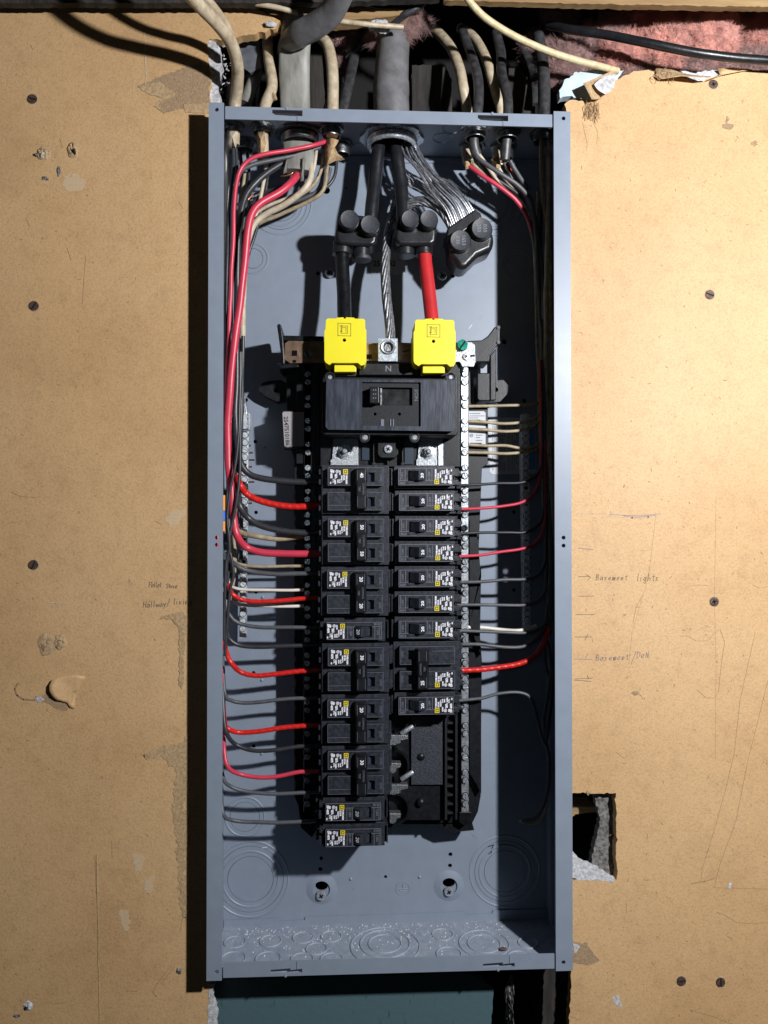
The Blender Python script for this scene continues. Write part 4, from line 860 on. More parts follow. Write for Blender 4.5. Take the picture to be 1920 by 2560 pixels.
# ------------------------------------------------------------------ stick-on labels
def lab(name, lb, pts, y, mat, cat='label', group=None):
    mb = MB(); plate(mb, [pl(pts, y)], y, .0003); c = W(pts[0][0], pts[0][1], y); r = thing(name, lb, cat, tuple(c), group); mb.build('sheet', mat, r); return r
r = lab('sticker', 'white serial number sticker on the black base left of the main breaker', [(706, 1032), (710, 1029), (760, 1030), (760, 1115), (715, 1118), (711, 1114)], .0455, M['whitepaper'])
mb = MB(); c = W(714, 1041, .0452); text(mb, '25475101863', c.x, .0452, c.z, .0062, -math.pi / 2 + .07, 'LEFT', .0001); mb.build('serial_number', M['ink'], r)
r = lab('sticker', 'grey numbered sticker on the back plate behind the bare stranded wire', [(927, 634), (932, 629), (1010, 630), (1014, 635), (1013, 683), (1008, 687), (930, 686), (926, 681)], D - .0004, M['paperg'])
mb = MB(); c = W(933, 659, D - .0008); text(mb, '25', c.x, D - .0008, c.z, .0088, 0, 'LEFT', .0002, .9); c = W(972, 659, D - .0008); text(mb, '52', c.x, D - .0008, c.z, .0088, 0, 'LEFT', .0002, .9); mb.build('number', M['ink'], r)
r = lab('instruction_sticker', 'tall white instruction sticker with sideways text on the back plate behind the right ground bar', [(1220, 1050), (1228, 1044), (1335, 1044), (1341, 1050), (1340, 1178), (1334, 1184), (1232, 1186), (1224, 1180)], D - .0004, M['paper'])
mb = MB()
for i in range(17):
    px = 1232 + i * 4.9 + (4 if i > 6 else 0); y = 1052
    while y < 1176:
        l = random.uniform(4, 16); l = min(l, 1176 - y)
        if random.random() < .85: stroke(mb, pl([(px, y), (px + .4, y + l)], D), D - .0007, .0007)
        y += l + 2.5
mb.build('fine_print', M['inkgrey'], r)
mb = MB(); plate(mb, [pl([(1324, 1075), (1338, 1075), (1338, 1174), (1324, 1174)], D)], D - .0008, .0002); mb.build('blue_panel', M['bluelab'], r)
r = lab('rating_sticker', 'small white rating sticker beside the right neutral bar', [(1172, 1028), (1210, 1028), (1214, 1032), (1214, 1112), (1172, 1112)], YB - .0006, M['paper'])
mb = MB()
for i, (y, l) in enumerate([(1034, 26), (1040, 36), (1045, 20), (1050, 27), (1088, 16), (1094, 10), (1101, 14)]):
    x = 1174 if i < 4 else 1190
    while x < 1174 + l + (16 if i > 3 else 0): stroke(mb, pl([(x, y), (x + 4, y)], YB), YB - .0008, .0006); x += 5.5
stroke(mb, pl([(1176, 1109), (1203, 1109)], YB), YB - .0008, .0016); c = W(1178, 1089, YB); plate(mb, [circ(c.x, c.z, .0019, 16), circ(c.x, c.z, .0014, 16)], YB - .0008, .0001); text(mb, 'UL', c.x, YB - .0009, c.z, .0018, 0, 'CENTER')
mb.build('fine_print', M['ink'], r)

# ------------------------------------------------------------------ wires
def wire(pts, d, rp, mat, label, cat='wire', name='wire', group=None, tape=None, n=10, flat=None, step=.004):
    sd_ = (hash(label) % 97) * .37 if False else sum(ord(c_) for c_ in label) * .031
    nn_ = len(pts) - 1
    def jig(Q):
        m_ = len(Q); return [q_ + Vector((noise.noise(Vector((i * .11 * step / .004, sd_, 1))), noise.noise(Vector((i * .09, sd_, 5))), noise.noise(Vector((i * .10, sd_, 9))))) * .0011 * min(1, i / 4, (m_ - 1 - i) / 4) for i, q_ in enumerate(Q)]
    P = jig(path(pts, d, step)); mb = MB(); r = rp * .00041
    if tape is None: mb.tube(P, r, n, flat)
    else:
        P = path(pts, d, .0008)
        def rf(i, k, n_): return r * (1 + .10 * (((i / 9.0 - k / n_) % 1.0)))
        mb.tube(P, r, 14, None, rf)
    o = mb.build(name, mat, sharp=60 if tape is None else 50); tag(o, label, cat, group); return o
GLW = 'wires running to the left breakers'; GRW = 'wires running to the right breakers'
B, G_, Rd, Rt, T_, Wh = M['wireblack'], M['wiregrey'], M['red'], M['redtape'], M['tan'], M['whiter']
lw = [
 # (pts, depth, r, mat, label, tape)
 ([(720, 400, .05), (680, 425, .045), (640, 456, .04), (612, 490, .04), (600, 550, .045), (594, 650, .05), (592, 900, .055), (590, 1050, .055), (592, 1110, .05), (603, 1160, .045), (625, 1186), (665, 1198), (720, 1205), (760, 1206), (806, 1206)], .046, 8.5, B, 'thick black wire to the 40 amp breaker, topmost of those bending right on the left', None),
 ([(592, 1192, .052), (601, 1213, .04), (616, 1234), (645, 1250), (690, 1262), (745, 1267), (806, 1262)], .045, 8, Rt, 'thick wire wrapped in bright red tape, upper of the taped ones on the left', 1),
 ([(590, 1100, .06), (592, 1220, .05), (600, 1266, .04), (620, 1294), (650, 1313), (695, 1325), (745, 1330), (806, 1331)], .046, 8.5, B, 'thick black wire to the upper pole of the 50 amp breaker', None),
 ([(585, 1200, .07), (588, 1300, .066), (600, 1330, .06), (640, 1340), (700, 1348), (757, 1340), (770, 1338)], .055, 7, T_, 'thick aged white wire ending at the shaded neutral bar below the 50 amp black wire', None),
 ([(743, 438, .045), (728, 456, .035), (700, 480, .03), (655, 506, .026), (632, 532, .024), (620, 575, .024), (612, 650, .026), (600, 760, .03), (584, 880, .032), (575, 980, .034), (570, 1080, .036), (572, 1160, .036), (580, 1240, .036), (584, 1300, .036), (593, 1340, .034), (615, 1368), (655, 1383), (700, 1385), (750, 1384), (806, 1383)], .044, 9.5, Rd, 'thickest pinkish red wire sweeping down the left side to the 50 amp breaker', None),
 ([(830, 342, .055), (815, 354, .045), (780, 365, .035), (720, 376, .03), (670, 385, .026), (628, 398, .024), (602, 420, .024), (590, 455, .024), (586, 520, .026), (580, 650, .03), (573, 800, .034), (566, 950, .04), (556, 1100, .045), (546, 1300, .016), (544, 1400, .016), (552, 1560, .04), (555, 1780, .055), (561, 1880, .04), (572, 1918, .036), (600, 1934), (650, 1944), (695, 1942), (750, 1930), (806, 1928)], .046, 5.4, Rd, 'thin pinkish red wire arching from a top connector down the left edge', None),
 ([(835, 348, .06), (800, 368, .05), (740, 388, .045), (680, 400, .04), (625, 415, .036), (596, 440, .036), (584, 520, .04), (578, 700, .045), (574, 900, .05), (572, 1200, .06), (574, 1380, .055), (590, 1412, .045), (625, 1427), (690, 1436), (750, 1434), (806, 1433)], .047, 6, G_, 'grey black wire to the upper pole of the 20 amp double breaker on the left', None),
 ([(580, 1330, .07), (582, 1395, .062), (605, 1412, .055), (650, 1417), (700, 1416), (768, 1415)], .055, 4.2, T_, 'thin tan wire ending at the shaded neutral bar just above a grey one', None),
 ([(566, 1380, .07), (570, 1455, .06), (585, 1470, .055), (620, 1475), (680, 1475), (768, 1474)], .055, 4.0, Wh, 'thin white wire, upper of the two near the small red taped one', None),
 ([(570, 1462, .055), (580, 1484, .042), (605, 1499), (640, 1504), (700, 1502), (750, 1497), (806, 1493)], .046, 5.6, Rt, 'medium red taped wire to the lower pole of the 20 amp double breaker', 1),
 ([(562, 1400, .07), (566, 1490, .06), (585, 1508, .055), (620, 1514), (690, 1515), (768, 1515)], .055, 4.2, Wh, 'thin white wire, lower of the two near the small red taped one', None),
 ([(562, 1400, .06), (566, 1510, .05), (576, 1540, .045), (596, 1558), (640, 1567), (700, 1568), (750, 1569), (806, 1569)], .047, 5.2, G_, 'grey wire to the first single-pole breaker of the left column', None),
 ([(558, 1480, .06), (563, 1570, .05), (574, 1598, .045), (600, 1613), (660, 1617), (750, 1614), (806, 1612)], .047, 5.6, B, 'dark wire to the upper pole of the first 30 amp breaker on the left', None),
 ([(561, 1606, .05), (566, 1630, .044), (577, 1656, .04), (602, 1680), (640, 1689), (690, 1685), (750, 1678), (806, 1675)], .046, 6, Rt, 'red taped wire to the lower pole of the first 30 amp breaker on the left', 1),
 ([(556, 1640, .06), (562, 1735, .05), (576, 1751, .045), (604, 1757), (650, 1755), (700, 1750), (750, 1746), (806, 1744)], .047, 5.0, G_, 'grey wire to the upper pole of the 20 amp breaker between the 30 amp ones', None),
 ([(555, 1700, .06), (561, 1800, .045), (571, 1822, .04), (600, 1831), (650, 1828), (700, 1820), (740, 1816), (806, 1812)], .046, 6, Rt, 'lowest red taped wire on the left, with a lumpy wrap', 1),
 ([(556, 1700, .055), (561, 1800, .04), (570, 1838, .038), (590, 1862), (630, 1876), (690, 1874), (750, 1867), (806, 1865)], .046, 5.4, B, 'dark wire to the upper pole of the lowest double breaker on the left', None),
 ([(552, 1880, .06), (558, 1945, .05), (576, 1966, .045), (612, 1978), (680, 1985), (755, 1982), (806, 1980)], .047, 5.0, G_, 'grey wire to the second lowest left breaker', None),
 ([(552, 1960, .06), (558, 2033, .05), (576, 2048, .045), (612, 2055), (680, 2058), (755, 2054), (806, 2052)], .047, 5.0, G_, 'grey wire to the bottommost breaker', None),
]
for pts, d, rp, m_, lb, tp in lw: wire(pts, d, rp, m_, lb, group=GLW, tape=tp)
GBN = 'wires bundled down the left side of the box'; GR2 = 'wires bundled down the right side of the box'
for pts, d, rp, m_, lb in [
 ([(600, 880), (600, 1000), (597, 1080), (588, 1160), (574, 1230), (568, 1290), (574, 1340), (574, 1380), (566, 1400), (562, 1500), (560, 1600)], .027, 3.6, B, 'thin black wire looping in front of the thick red one, crossing at its left'),
 ([(604, 880), (602, 1000), (601, 1120), (598, 1200), (588, 1270), (576, 1330), (573, 1370), (580, 1400), (584, 1440), (576, 1470), (570, 1540), (562, 1640)], .030, 4.0, B, 'thin black wire looping in front of the thick red one, crossing at its right'),
 ([(583, 360), (582, 420), (577, 480), (570, 600), (565, 800), (560, 1000)], .045, 5, B, 'black wire from the leftmost cable, hugging the left edge'),
 ([(570, 350), (567, 480), (562, 620), (560, 760)], .055, 5, Wh, 'white wire from the leftmost cable down the left edge'),
 ([(563, 330), (560, 480), (558, 620)], .06, 4, Wh, 'slender white wire behind the left flange edge'),
 ([(600, 380), (606, 440), (598, 520), (585, 620), (575, 800), (572, 1000)], .065, 5, B, 'black wire from the second opening on the left'),
 ([(612, 430), (604, 490), (592, 560), (584, 640)], .058, 4.5, T_, 'short tan wire behind the thick black bend'),
 ([(668, 400), (662, 440), (650, 500), (632, 560), (612, 640), (600, 760), (600, 900), (594, 1000), (590, 1120), (600, 1215)], .06, 5, M['white'], 'aged white wire from the second sheath down to the ground bar area'),
 ([(676, 400), (670, 450), (655, 520), (640, 580), (615, 660), (604, 780), (598, 980)], .064, 4.2, B, 'black wire from the second sheath passing behind the red curve'),
 ([(772, 378, .05), (778, 420, .045), (774, 452, .04), (752, 482, .04), (710, 512, .045), (660, 538, .05), (628, 572, .05), (614, 640, .055), (608, 760, .06), (604, 900, .06), (594, 1060, .062), (584, 1200, .07)], .05, 8, M['white'], 'thick aged white wire curving from the large left bushing'),
 ([(812, 362, .055), (808, 400, .055), (798, 440, .055), (778, 470, .058), (730, 500, .06), (670, 530, .065), (630, 560, .068), (610, 620, .07), (602, 760, .07)], .06, 5, T_, 'tan wire from the fourth top connector, the shorter curve'),
 ([(826, 420, .06), (818, 452, .06), (795, 478, .06), (745, 500, .062), (690, 512, .065), (640, 530, .068), (612, 580, .07), (600, 700, .07)], .06, 5, G_, 'grey wire sagging from the fourth top connector'),
 ([(820, 400, .055), (818, 420, .052), (815, 455, .05), (800, 485, .05), (755, 512, .055), (700, 536, .06), (650, 556, .065), (618, 585, .07), (606, 640, .07), (600, 760, .07)], .06, 5, T_, 'tan wire from the fourth top connector, lowest sweeping curve'),
 ([(740, 400), (735, 430), (715, 440), (700, 440)], .05, 2.4, M['copper'], 'short bare copper wire at the large left bushing'),
 ([(690, 470), (650, 480), (620, 500), (605, 560)], .07, 2.6, M['copper'], 'bare copper wire behind the thick red wire'),
 ([(594, 560, .06), (590, 800, .065), (588, 1000, .065), (596, 1200, .06), (603, 1300, .06), (600, 1400, .062), (575, 1440, .065), (566, 1520, .065)], .06, 5, B, 'black wire deep in the left bundle'),
 ([(575, 1350), (565, 1440), (568, 1480), (562, 1560)], .052, 4.4, B, 'short black bend beside the upper pair of flange holes'),
 ([(566, 1450), (565, 1520), (560, 1600)], .055, 4, T_, 'tan wire hugging the left flange below mid height'),
]: wire(pts, d, rp, m_, lb, group=GBN)
for pts, d, rp, m_, lb in [
 ([(590, 372, .05), (592, 430, .052), (586, 520, .055), (576, 640, .06), (566, 820, .06), (562, 1000, .06)], .05, 4.6, B, 'black wire between the two leftmost sheaths, going straight down'),
 ([(618, 380, .06), (622, 440, .06), (612, 540, .06), (598, 660, .062), (586, 860, .062), (582, 1060, .062)], .06, 4.4, B, 'black wire running behind the upper bend of the thick red wire'),
 ([(748, 400, .05), (742, 440, .052), (716, 462, .055), (672, 480, .06), (640, 500, .065), (618, 540, .068), (606, 620, .07)], .05, 4.6, B, 'black wire under the thick red wire near the large left bushing'),
 ([(842, 390, .07), (836, 440, .07), (812, 470, .07), (760, 490, .07), (700, 500, .072), (650, 515, .074), (620, 560, .076)], .07, 4.6, B, 'black wire sagging behind the tan ones at the upper left'),
 ([(792, 366, .05), (788, 410, .05), (780, 440, .052), (762, 470, .054), (724, 492, .058), (676, 512, .06), (640, 536, .064), (616, 580, .068)], .05, 4.4, M['white'], 'aged white wire tight beside the thick one at the large left bushing'),
 ([(566, 900, .045), (566, 1040, .05), (572, 1160, .055), (566, 1280, .055), (572, 1400, .055), (562, 1520, .055)], .05, 4.4, B, 'black wire weaving at the flange edge beside the marker bands'),
 ([(608, 840, .05), (606, 960, .055), (604, 1060, .058), (600, 1150, .06), (590, 1240, .062), (580, 1320, .065)], .05, 5, B, 'black wire beside the lug of the left ground bar'),
 ([(600, 1180, .06), (590, 1260, .06), (584, 1340, .062), (590, 1390, .062), (586, 1440, .062), (574, 1500, .062)], .05, 4.4, T_, 'tan wire looping behind the black crossing wires'),
]: wire(pts, d, rp, m_, lb, group=GBN)
for pts, d, rp, m_, lb in [
 ([(1190, 384, .05), (1206, 416, .052), (1226, 440, .054), (1262, 462, .056), (1300, 490, .058), (1330, 540, .06), (1346, 640, .062), (1350, 800, .065)], .05, 5, B, 'black wire twisting beside the grey one at the upper right'),
 ([(1198, 404, .06), (1222, 440, .062), (1262, 470, .064), (1304, 506, .066), (1330, 560, .068), (1342, 700, .07)], .05, 4.6, M['white'], 'dim aged white wire deepest in the upper right bend'),
 ([(1268, 400, .044), (1276, 440, .05), (1296, 470, .054), (1322, 508, .056), (1342, 580, .06), (1352, 720, .062), (1356, 900, .062)], .05, 5, B, 'black wire from the second black cable down the right bundle'),
 ([(1282, 410, .05), (1296, 450, .052), (1318, 490, .054), (1340, 560, .056), (1356, 700, .056), (1362, 1000, .056), (1370, 1240, .052)], .05, 5.4, G_, 'grey wire along the front of the right bundle'),
 ([(1352, 330, .04), (1356, 460, .045), (1374, 640, .05), (1378, 900, .05), (1376, 1200, .048), (1384, 1400, .046)], .05, 6, T_, 'tan cable beside the dim cream one at the right edge'),
]: wire(pts, d, rp, m_, lb, group=GR2)
# coloured sleeve marks at the flange
for y0, y1, m_, lb in ((1238, 1276, 'orange', 'orange marking band at the left flange edge above a blue one'), (1277, 1302, 'blue', 'blue marking band between two orange ones at the left flange edge'), (1303, 1328, 'orange', 'orange marking band at the left flange edge below a blue one')):
    mb = MB(); mb.tube([W(559, y0, .02), W(559, y1, .02)], .0016, 10); tag(mb.build('marker_band', M[m_]), lb, 'marker band')
# stranded aluminium
def rope(pts, d, rp, ns, turns, label, mat=None, d2=None):
    P = path(pts, d, .0015); mb = MB(); R_ = rp * .00041; rs = R_ * .27; mb.tube(P, R_ * .62, 10)
    m = len(P)
    for s in range(ns):
        Q = []
        for i, p in enumerate(P):
            t = (P[min(i + 1, m - 1)] - P[max(i - 1, 0)]).normalized(); nn = Vector((0, 1, 0)); nn = (nn - t * nn.dot(t)).normalized(); bb = t.cross(nn)
            a = 2 * math.pi * (s / ns + turns * i / m); Q.append(p + (nn * math.cos(a) + bb * math.sin(a)) * (R_ - rs))
        mb.tube(Q, rs, 6)
    o = mb.build('stranded_wire', mat or M['alu'], sharp=60); return tag(o, label, 'bare wire')
rope([(1000, 470, .07), (985, 530, .066), (970, 590, .056), (963, 660, .046), (966, 740, .038), (973, 800, .032), (977, 850, .026)], .03, 13, 9, 1.5, 'bare twisted aluminium neutral wire running down the middle to the neutral lug')
rope([(985, 590, .07), (1000, 540, .062), (1024, 512, .055), (1056, 503, .05), (1090, 515, .046), (1114, 540, .042), (1132, 570, .04)], .06, 13, 9, 1.2, 'bare twisted aluminium wire arching to the tilted black splice block')
rope([(596, 940), (604, 985), (610, 1015), (612, 1038)], .068, 8, 7, .7, 'bare stranded wire entering the lug of the left ground bar')
def fan(label, gen, n, rp):
    r = thing('stranded_wire', label, 'bare wire', tuple(W(1130, 560, .04)))
    for i in range(n):
        g = [(a + random.uniform(-2.5, 2.5) * (0 < k < 5), b + random.uniform(-2.5, 2.5) * (0 < k < 5), c + random.uniform(-.003, .003) * (0 < k < 5)) for k, (a, b, c) in enumerate(gen(i))]
        m_ = MB(); m_.tube(path(g, .04, .004), rp * .00041, 7); m_.build('strand', M['alu'], r)
fan('bare aluminium strands fanning from the big conduit bushing to the tilted splice block', lambda i: [(1000 + i * 3.6, 352 + (i % 3) * 3, .05 + .003 * (i % 3)), (1012 + i * 4.2, 388 + (i % 2) * 5, .046 + .003 * (i % 3)), (1040 + i * 4.6, 430 + (i - 5.5) * 1.5, .04 + .002 * (i % 3)), (1075 + i * 4.4, 468 - (i - 5.5) * 2, .036 + .002 * (i % 3)), (1115 + i * 4.4, 510 - (i - 5.5) * 2.2, .034 + .001 * (i % 2)), (1134 + i * 5, 556 - (i - 5.5) * 3.0, .036)], 12, 2.5)
fan('lower bare aluminium strands curving behind the main fan to the tilted splice block', lambda i: [(992 + i * 3, 400 + i * 6, .06), (1020, 432 + i * 5, .06), (1055, 452 + i * 5, .06), (1090, 480 + i * 5, .055), (1120, 520 + i * 4, .05), (1135, 556 + i * 2, .045)], 7, 2.8)
# feeder cables
wire([(950, 330, .055), (946, 380, .05), (938, 450, .05), (930, 520, .047), (926, 575, .046)], .04, 17.5, M['rubber'], 'thick black service cable from the conduit bushing to the left splice block', 'cable', 'service_cable', 'black service cables', n=20)
wire([(985, 340, .055), (992, 390, .05), (1000, 450, .05), (1006, 520, .047), (1008, 575, .046)], .04, 17.5, M['rubber'], 'thick black service cable from the conduit bushing to the middle splice block', 'cable', 'service_cable', 'black service cables', n=20)
wire([(857, 600, .046), (857, 680, .043), (860, 760, .036), (862, 805, .03)], .03, 18, M['glossblack'], 'glossy black feeder cable above the left yellow cap', 'cable', 'feeder_cable', n=20)
wire([(1061, 600, .046), (1064, 660, .043), (1074, 740, .036), (1080, 805, .03)], .03, 18, M['redcable'], 'thick red feeder cable above the right yellow cap', 'cable', 'feeder_cable', n=20)
# splice blocks
def splice(root_label, cx, cy, ang, plugs, mouths, side, texts=None):
    y = .030; c = W(cx, cy, y); r = thing('splice_block', root_label, 'splice block', (c.x, .03, c.z)); k = K(y)
    def q(u, v): return c.x + (u * math.cos(ang) + v * math.sin(ang)) * k, c.z + (u * math.sin(ang) - v * math.cos(ang)) * k     # v is down
    mb = MB()
    out = [(-50, -20), (-44, -38), (-20, -44), (30, -40), (50, -28), (54, 0), (50, 26), (40, 36), (-44, 36), (-56, 20)]
    mb.prism([q(*p) for p in out], .032, .062)
    mb.build('housing', M['rubber'], r, .005, seg=4)
    for (u, v, ru, tl) in mouths:
        mb = MB(); a = Vector((q(u, v - 30)[0], .046, q(u, v - 30)[1])); b_ = Vector((q(u, v)[0], .046, q(u, v)[1])); mb.tube([a, a.lerp(b_, .9), b_], ru * k, 24); mb.tube([b_, b_ + (b_ - a).normalized() * .0008], ru * k * 1.03, 24); mb.build('mouth', M['rubber'], r, .001)
    for i, (u, v, ru) in enumerate(plugs):
        x, z = q(u, v); mb = MB(); R_ = ru * k
        mb.lathe([(R_ * 1.12, .014), (R_ * 1.10, .001), (R_ * 1.02, 0)], (x, .024, z), 'Y', 32); mb.build('plug_collar', M['rubber'], r, .0006)
        mb = MB(); mb.lathe([(R_, .004), (R_, -.0015), (R_ * .95, -.0024), (R_ * .9, -.0022), (.0001, -.0022)], (x, .023, z), 'Y', 32); p_ = mb.build('plug', M['vinylcap'], r)
        if texts:
            mb = MB()
            for t_, dx in zip(texts[i], (.0032, -.0032)): text(mb, t_, x + dx, .0205, z, .0056, -math.pi / 2, 'CENTER', 0)
            mb.build('moulded_number', M['printdim'], p_)
    return r
def lowplug(r, px, py, rp):
    mb = MB(); a = W(px, py - 10, .046); b_ = W(px, py, .046); k = K(.046); mb.tube([a, b_], rp * k, 24); mb.build('plug', M['vinylcap'], r, .0008)
s1 = splice('black insulated splice block above the black feeder cable, leftmost of the three', 892, 575, -.04, [(-19, -18, 23), (32, -8, 23)], [(-35, 50, 25, 0), (14, 58, 23, 0)], 0)
s2 = splice('black insulated splice block above the red feeder cable, middle of the three', 1040, 575, .02, [(-16, -20, 22), (31, -20, 22)], [(-25, 52, 24, 0), (22, 50, 23, 0)], 0)
lowplug(s1, 905, 652, 23); lowplug(s2, 1013, 640, 22)
s3 = splice('black insulated splice block tilted to the right where the bare strands end', 1176, 602, math.radians(30), [(-28, -8, 26), (34, -8, 26)], [], 0, [('1653', '030'), ('030', '250')])
mb = MB()
pts = [(1118, 570), (1188, 522), (1202, 532), (1206, 545), (1132, 600), (1116, 592)]; mb.pprism(pts, .030, .062); mb.build('open_end', M['rubber'], s3, .002)
mb = MB(); mb.pprism([(1122, 600), (1210, 548), (1238, 590), (1232, 624), (1196, 640), (1168, 668), (1150, 674), (1124, 640)], .028, .062); mb.build('taped_body', M['rubber'], s3, .006, seg=4)

# right wires
rw = [
 ([(1170, 1016), (1205, 1015), (1260, 1014), (1320, 1013), (1348, 1006), (1356, 980)], .056, 4, T_, 'thin tan neutral wire, topmost of the five at the right neutral bar'),
 ([(1170, 1053), (1210, 1055), (1260, 1059), (1310, 1054), (1345, 1040), (1356, 1010)], .056, 4.2, T_, 'thin tan neutral wire, second from the top at the right neutral bar'),
 ([(1170, 1072), (1210, 1075), (1262, 1080), (1310, 1074), (1345, 1056), (1358, 1020)], .056, 4.2, T_, 'thin tan neutral wire, third from the top at the right neutral bar'),
 ([(1170, 1112), (1220, 1114), (1265, 1114), (1310, 1122), (1345, 1112), (1358, 1080)], .056, 4.2, T_, 'thin tan neutral wire, fourth from the top at the right neutral bar'),
 ([(1170, 1131), (1210, 1133), (1262, 1135), (1310, 1130), (1348, 1120), (1360, 1090)], .056, 4.2, T_, 'thin tan neutral wire, lowest of the five at the right neutral bar'),
 ([(1148, 1213), (1190, 1211), (1240, 1208), (1300, 1208), (1330, 1196), (1350, 1170), (1356, 1100), (1352, 900)], .046, 3.8, B, 'thin black wire to the topmost right breaker'),
 ([(1148, 1273), (1200, 1271), (1260, 1265), (1305, 1255), (1335, 1232), (1350, 1190), (1354, 1100), (1350, 900)], .046, 4, Rd, 'pinkish red wire to the second right breaker'),
 ([(1148, 1334), (1220, 1331), (1270, 1332), (1308, 1333), (1336, 1320), (1356, 1290), (1360, 1200), (1356, 1000)], .046, 3.8, B, 'thin black wire to the third right breaker'),
 ([(1148, 1391), (1200, 1387), (1250, 1380), (1305, 1373), (1340, 1356), (1358, 1320), (1362, 1250), (1360, 1100)], .046, 4, Rd, 'pinkish red wire to the fourth right breaker'),
 ([(1148, 1456), (1200, 1453), (1260, 1450), (1310, 1450), (1340, 1440), (1362, 1400), (1364, 1300)], .046, 4.4, G_, 'grey wire to the fifth right breaker'),
 ([(1140, 1513), (1200, 1512), (1260, 1513), (1315, 1512), (1345, 1500), (1364, 1470), (1366, 1380)], .046, 4.2, G_, 'grey wire to the sixth right breaker'),
 ([(1170, 1568, .056), (1200, 1569, .056), (1256, 1575, .056), (1300, 1576, .05), (1340, 1565, .055)], .046, 4.8, Wh, 'white wire ending at the right neutral bar above a grey one'),
 ([(1145, 1577), (1200, 1578), (1260, 1581), (1315, 1582), (1345, 1573), (1364, 1555), (1370, 1500)], .046, 4.2, G_, 'grey wire to the seventh right breaker'),
 ([(1148, 1611), (1200, 1611), (1260, 1618), (1305, 1618), (1335, 1603), (1358, 1575), (1368, 1530)], .046, 4.6, G_, 'grey wire to the upper pole of the right double breaker'),
 ([(1142, 1752), (1170, 1750), (1206, 1746), (1240, 1735), (1280, 1730), (1310, 1734), (1328, 1748), (1342, 1790), (1362, 1860), (1370, 1800)], .04, 4.2, G_, 'grey wire to the lowest right breaker, humped over the back plate'),
]
for pts, d, rp, m_, lb in rw: wire(pts, d, rp, m_, lb, group=GRW)
wire([(1152, 1676), (1200, 1674), (1250, 1668), (1295, 1660), (1330, 1645), (1354, 1618), (1368, 1585), (1372, 1568)], .045, 6.6, Rt, 'red taped wire to the double breaker of the right column', group=GRW, tape=1)
wire([(1372, 1572, .045), (1375, 1500, .045), (1378, 1400, .04), (1374, 1300, .045), (1366, 1150, .05), (1358, 950, .05), (1352, 800, .055)], .04, 6, G_, 'grey black wire above the red taped stretch on the right side')
GR2 = 'wires bundled down the right side of the box'
for i, (pts, d, rp, m_, lb) in enumerate([
 ([(1184, 372, .04), (1192, 392, .038), (1215, 410, .036), (1250, 432, .036), (1290, 460, .04), (1318, 490, .045), (1332, 516, .05), (1342, 600, .055), (1350, 800, .06), (1352, 1000, .06)], .04, 6, G_, 'grey wire curving from the first black cable at the upper right'),
 ([(1174, 416, .05), (1200, 434, .046), (1235, 456, .044), (1270, 482, .046), (1296, 508, .05), (1325, 560, .06), (1345, 650, .075), (1352, 800, .085), (1355, 1000, .085)], .05, 5.6, Rd, 'red wire curving from the cream cable at the upper right'),
 ([(1192, 380, .045), (1212, 408, .046), (1232, 436, .05), (1245, 455, .055), (1270, 475, .06)], .05, 5, M['white'], 'aged white wire split from the first black cable at the upper right'),
 ([(1182, 410, .055), (1205, 430, .056), (1240, 455, .058), (1280, 480, .06), (1310, 520, .062), (1336, 620, .065), (1342, 800, .065)], .055, 4.6, T_, 'tan wire behind the red one at the upper right'),
 ([(1275, 402, .04), (1285, 420, .042), (1298, 440, .046), (1312, 462, .05), (1316, 475, .052)], .045, 6, G_, 'grey wire from the second black cable at the upper right'),
 ([(1262, 404, .045), (1268, 420, .048), (1280, 436, .05), (1294, 452, .055)], .05, 5, T_, 'short tan wire from the second black cable'),
 ([(1266, 410, .05), (1276, 426, .052), (1284, 438, .055)], .05, 4, Rd, 'short red wire glimpsed in the second black cable'),
 ([(1244, 398, .055), (1248, 420, .055), (1262, 442, .058), (1290, 480, .06), (1320, 520, .062)], .055, 7, M['white'], 'thick aged white wire from the second cream cable'),
 ([(1372, 350, .04), (1370, 500, .045), (1366, 700, .05), (1364, 900, .05), (1370, 1100, .05), (1380, 1300, .045), (1376, 1450, .045)], .05, 6, M['sheath'], 'dim cream wire down the right edge of the box'),
 ([(1345, 480), (1340, 700), (1345, 900), (1352, 1100), (1362, 1300)], .07, 5, T_, 'dim tan wire behind the right bundle'),
 ([(1355, 470), (1350, 700), (1356, 950), (1362, 1200), (1368, 1450)], .062, 5, B, 'dim black wire in the middle of the right bundle'),
 ([(1388, 420), (1385, 700), (1382, 1000), (1384, 1300), (1388, 1500), (1382, 1700), (1366, 1850)], .06, 5, B, 'dim black wire at the far right of the box'),
 ([(1366, 1600, .05), (1374, 1640, .05), (1378, 1680, .05), (1370, 1740, .05), (1362, 1800, .052), (1364, 1850, .055), (1372, 1900, .06), (1368, 1980, .065), (1345, 2040, .07), (1308, 2052, .075)], .05, 5.5, G_, 'grey wire wandering down the shaded right side to the lower corner'),
 ([(1364, 1590), (1362, 1650), (1372, 1690)], .055, 3, B, 'short thin dark wire below the right bundle'),
 ([(1300, 2052), (1320, 2058), (1352, 2050), (1370, 2000)], .078, 4, T_, 'tan wire end in the dark lower right corner'),
]): wire(pts, d, rp, m_, lb, group=GR2)

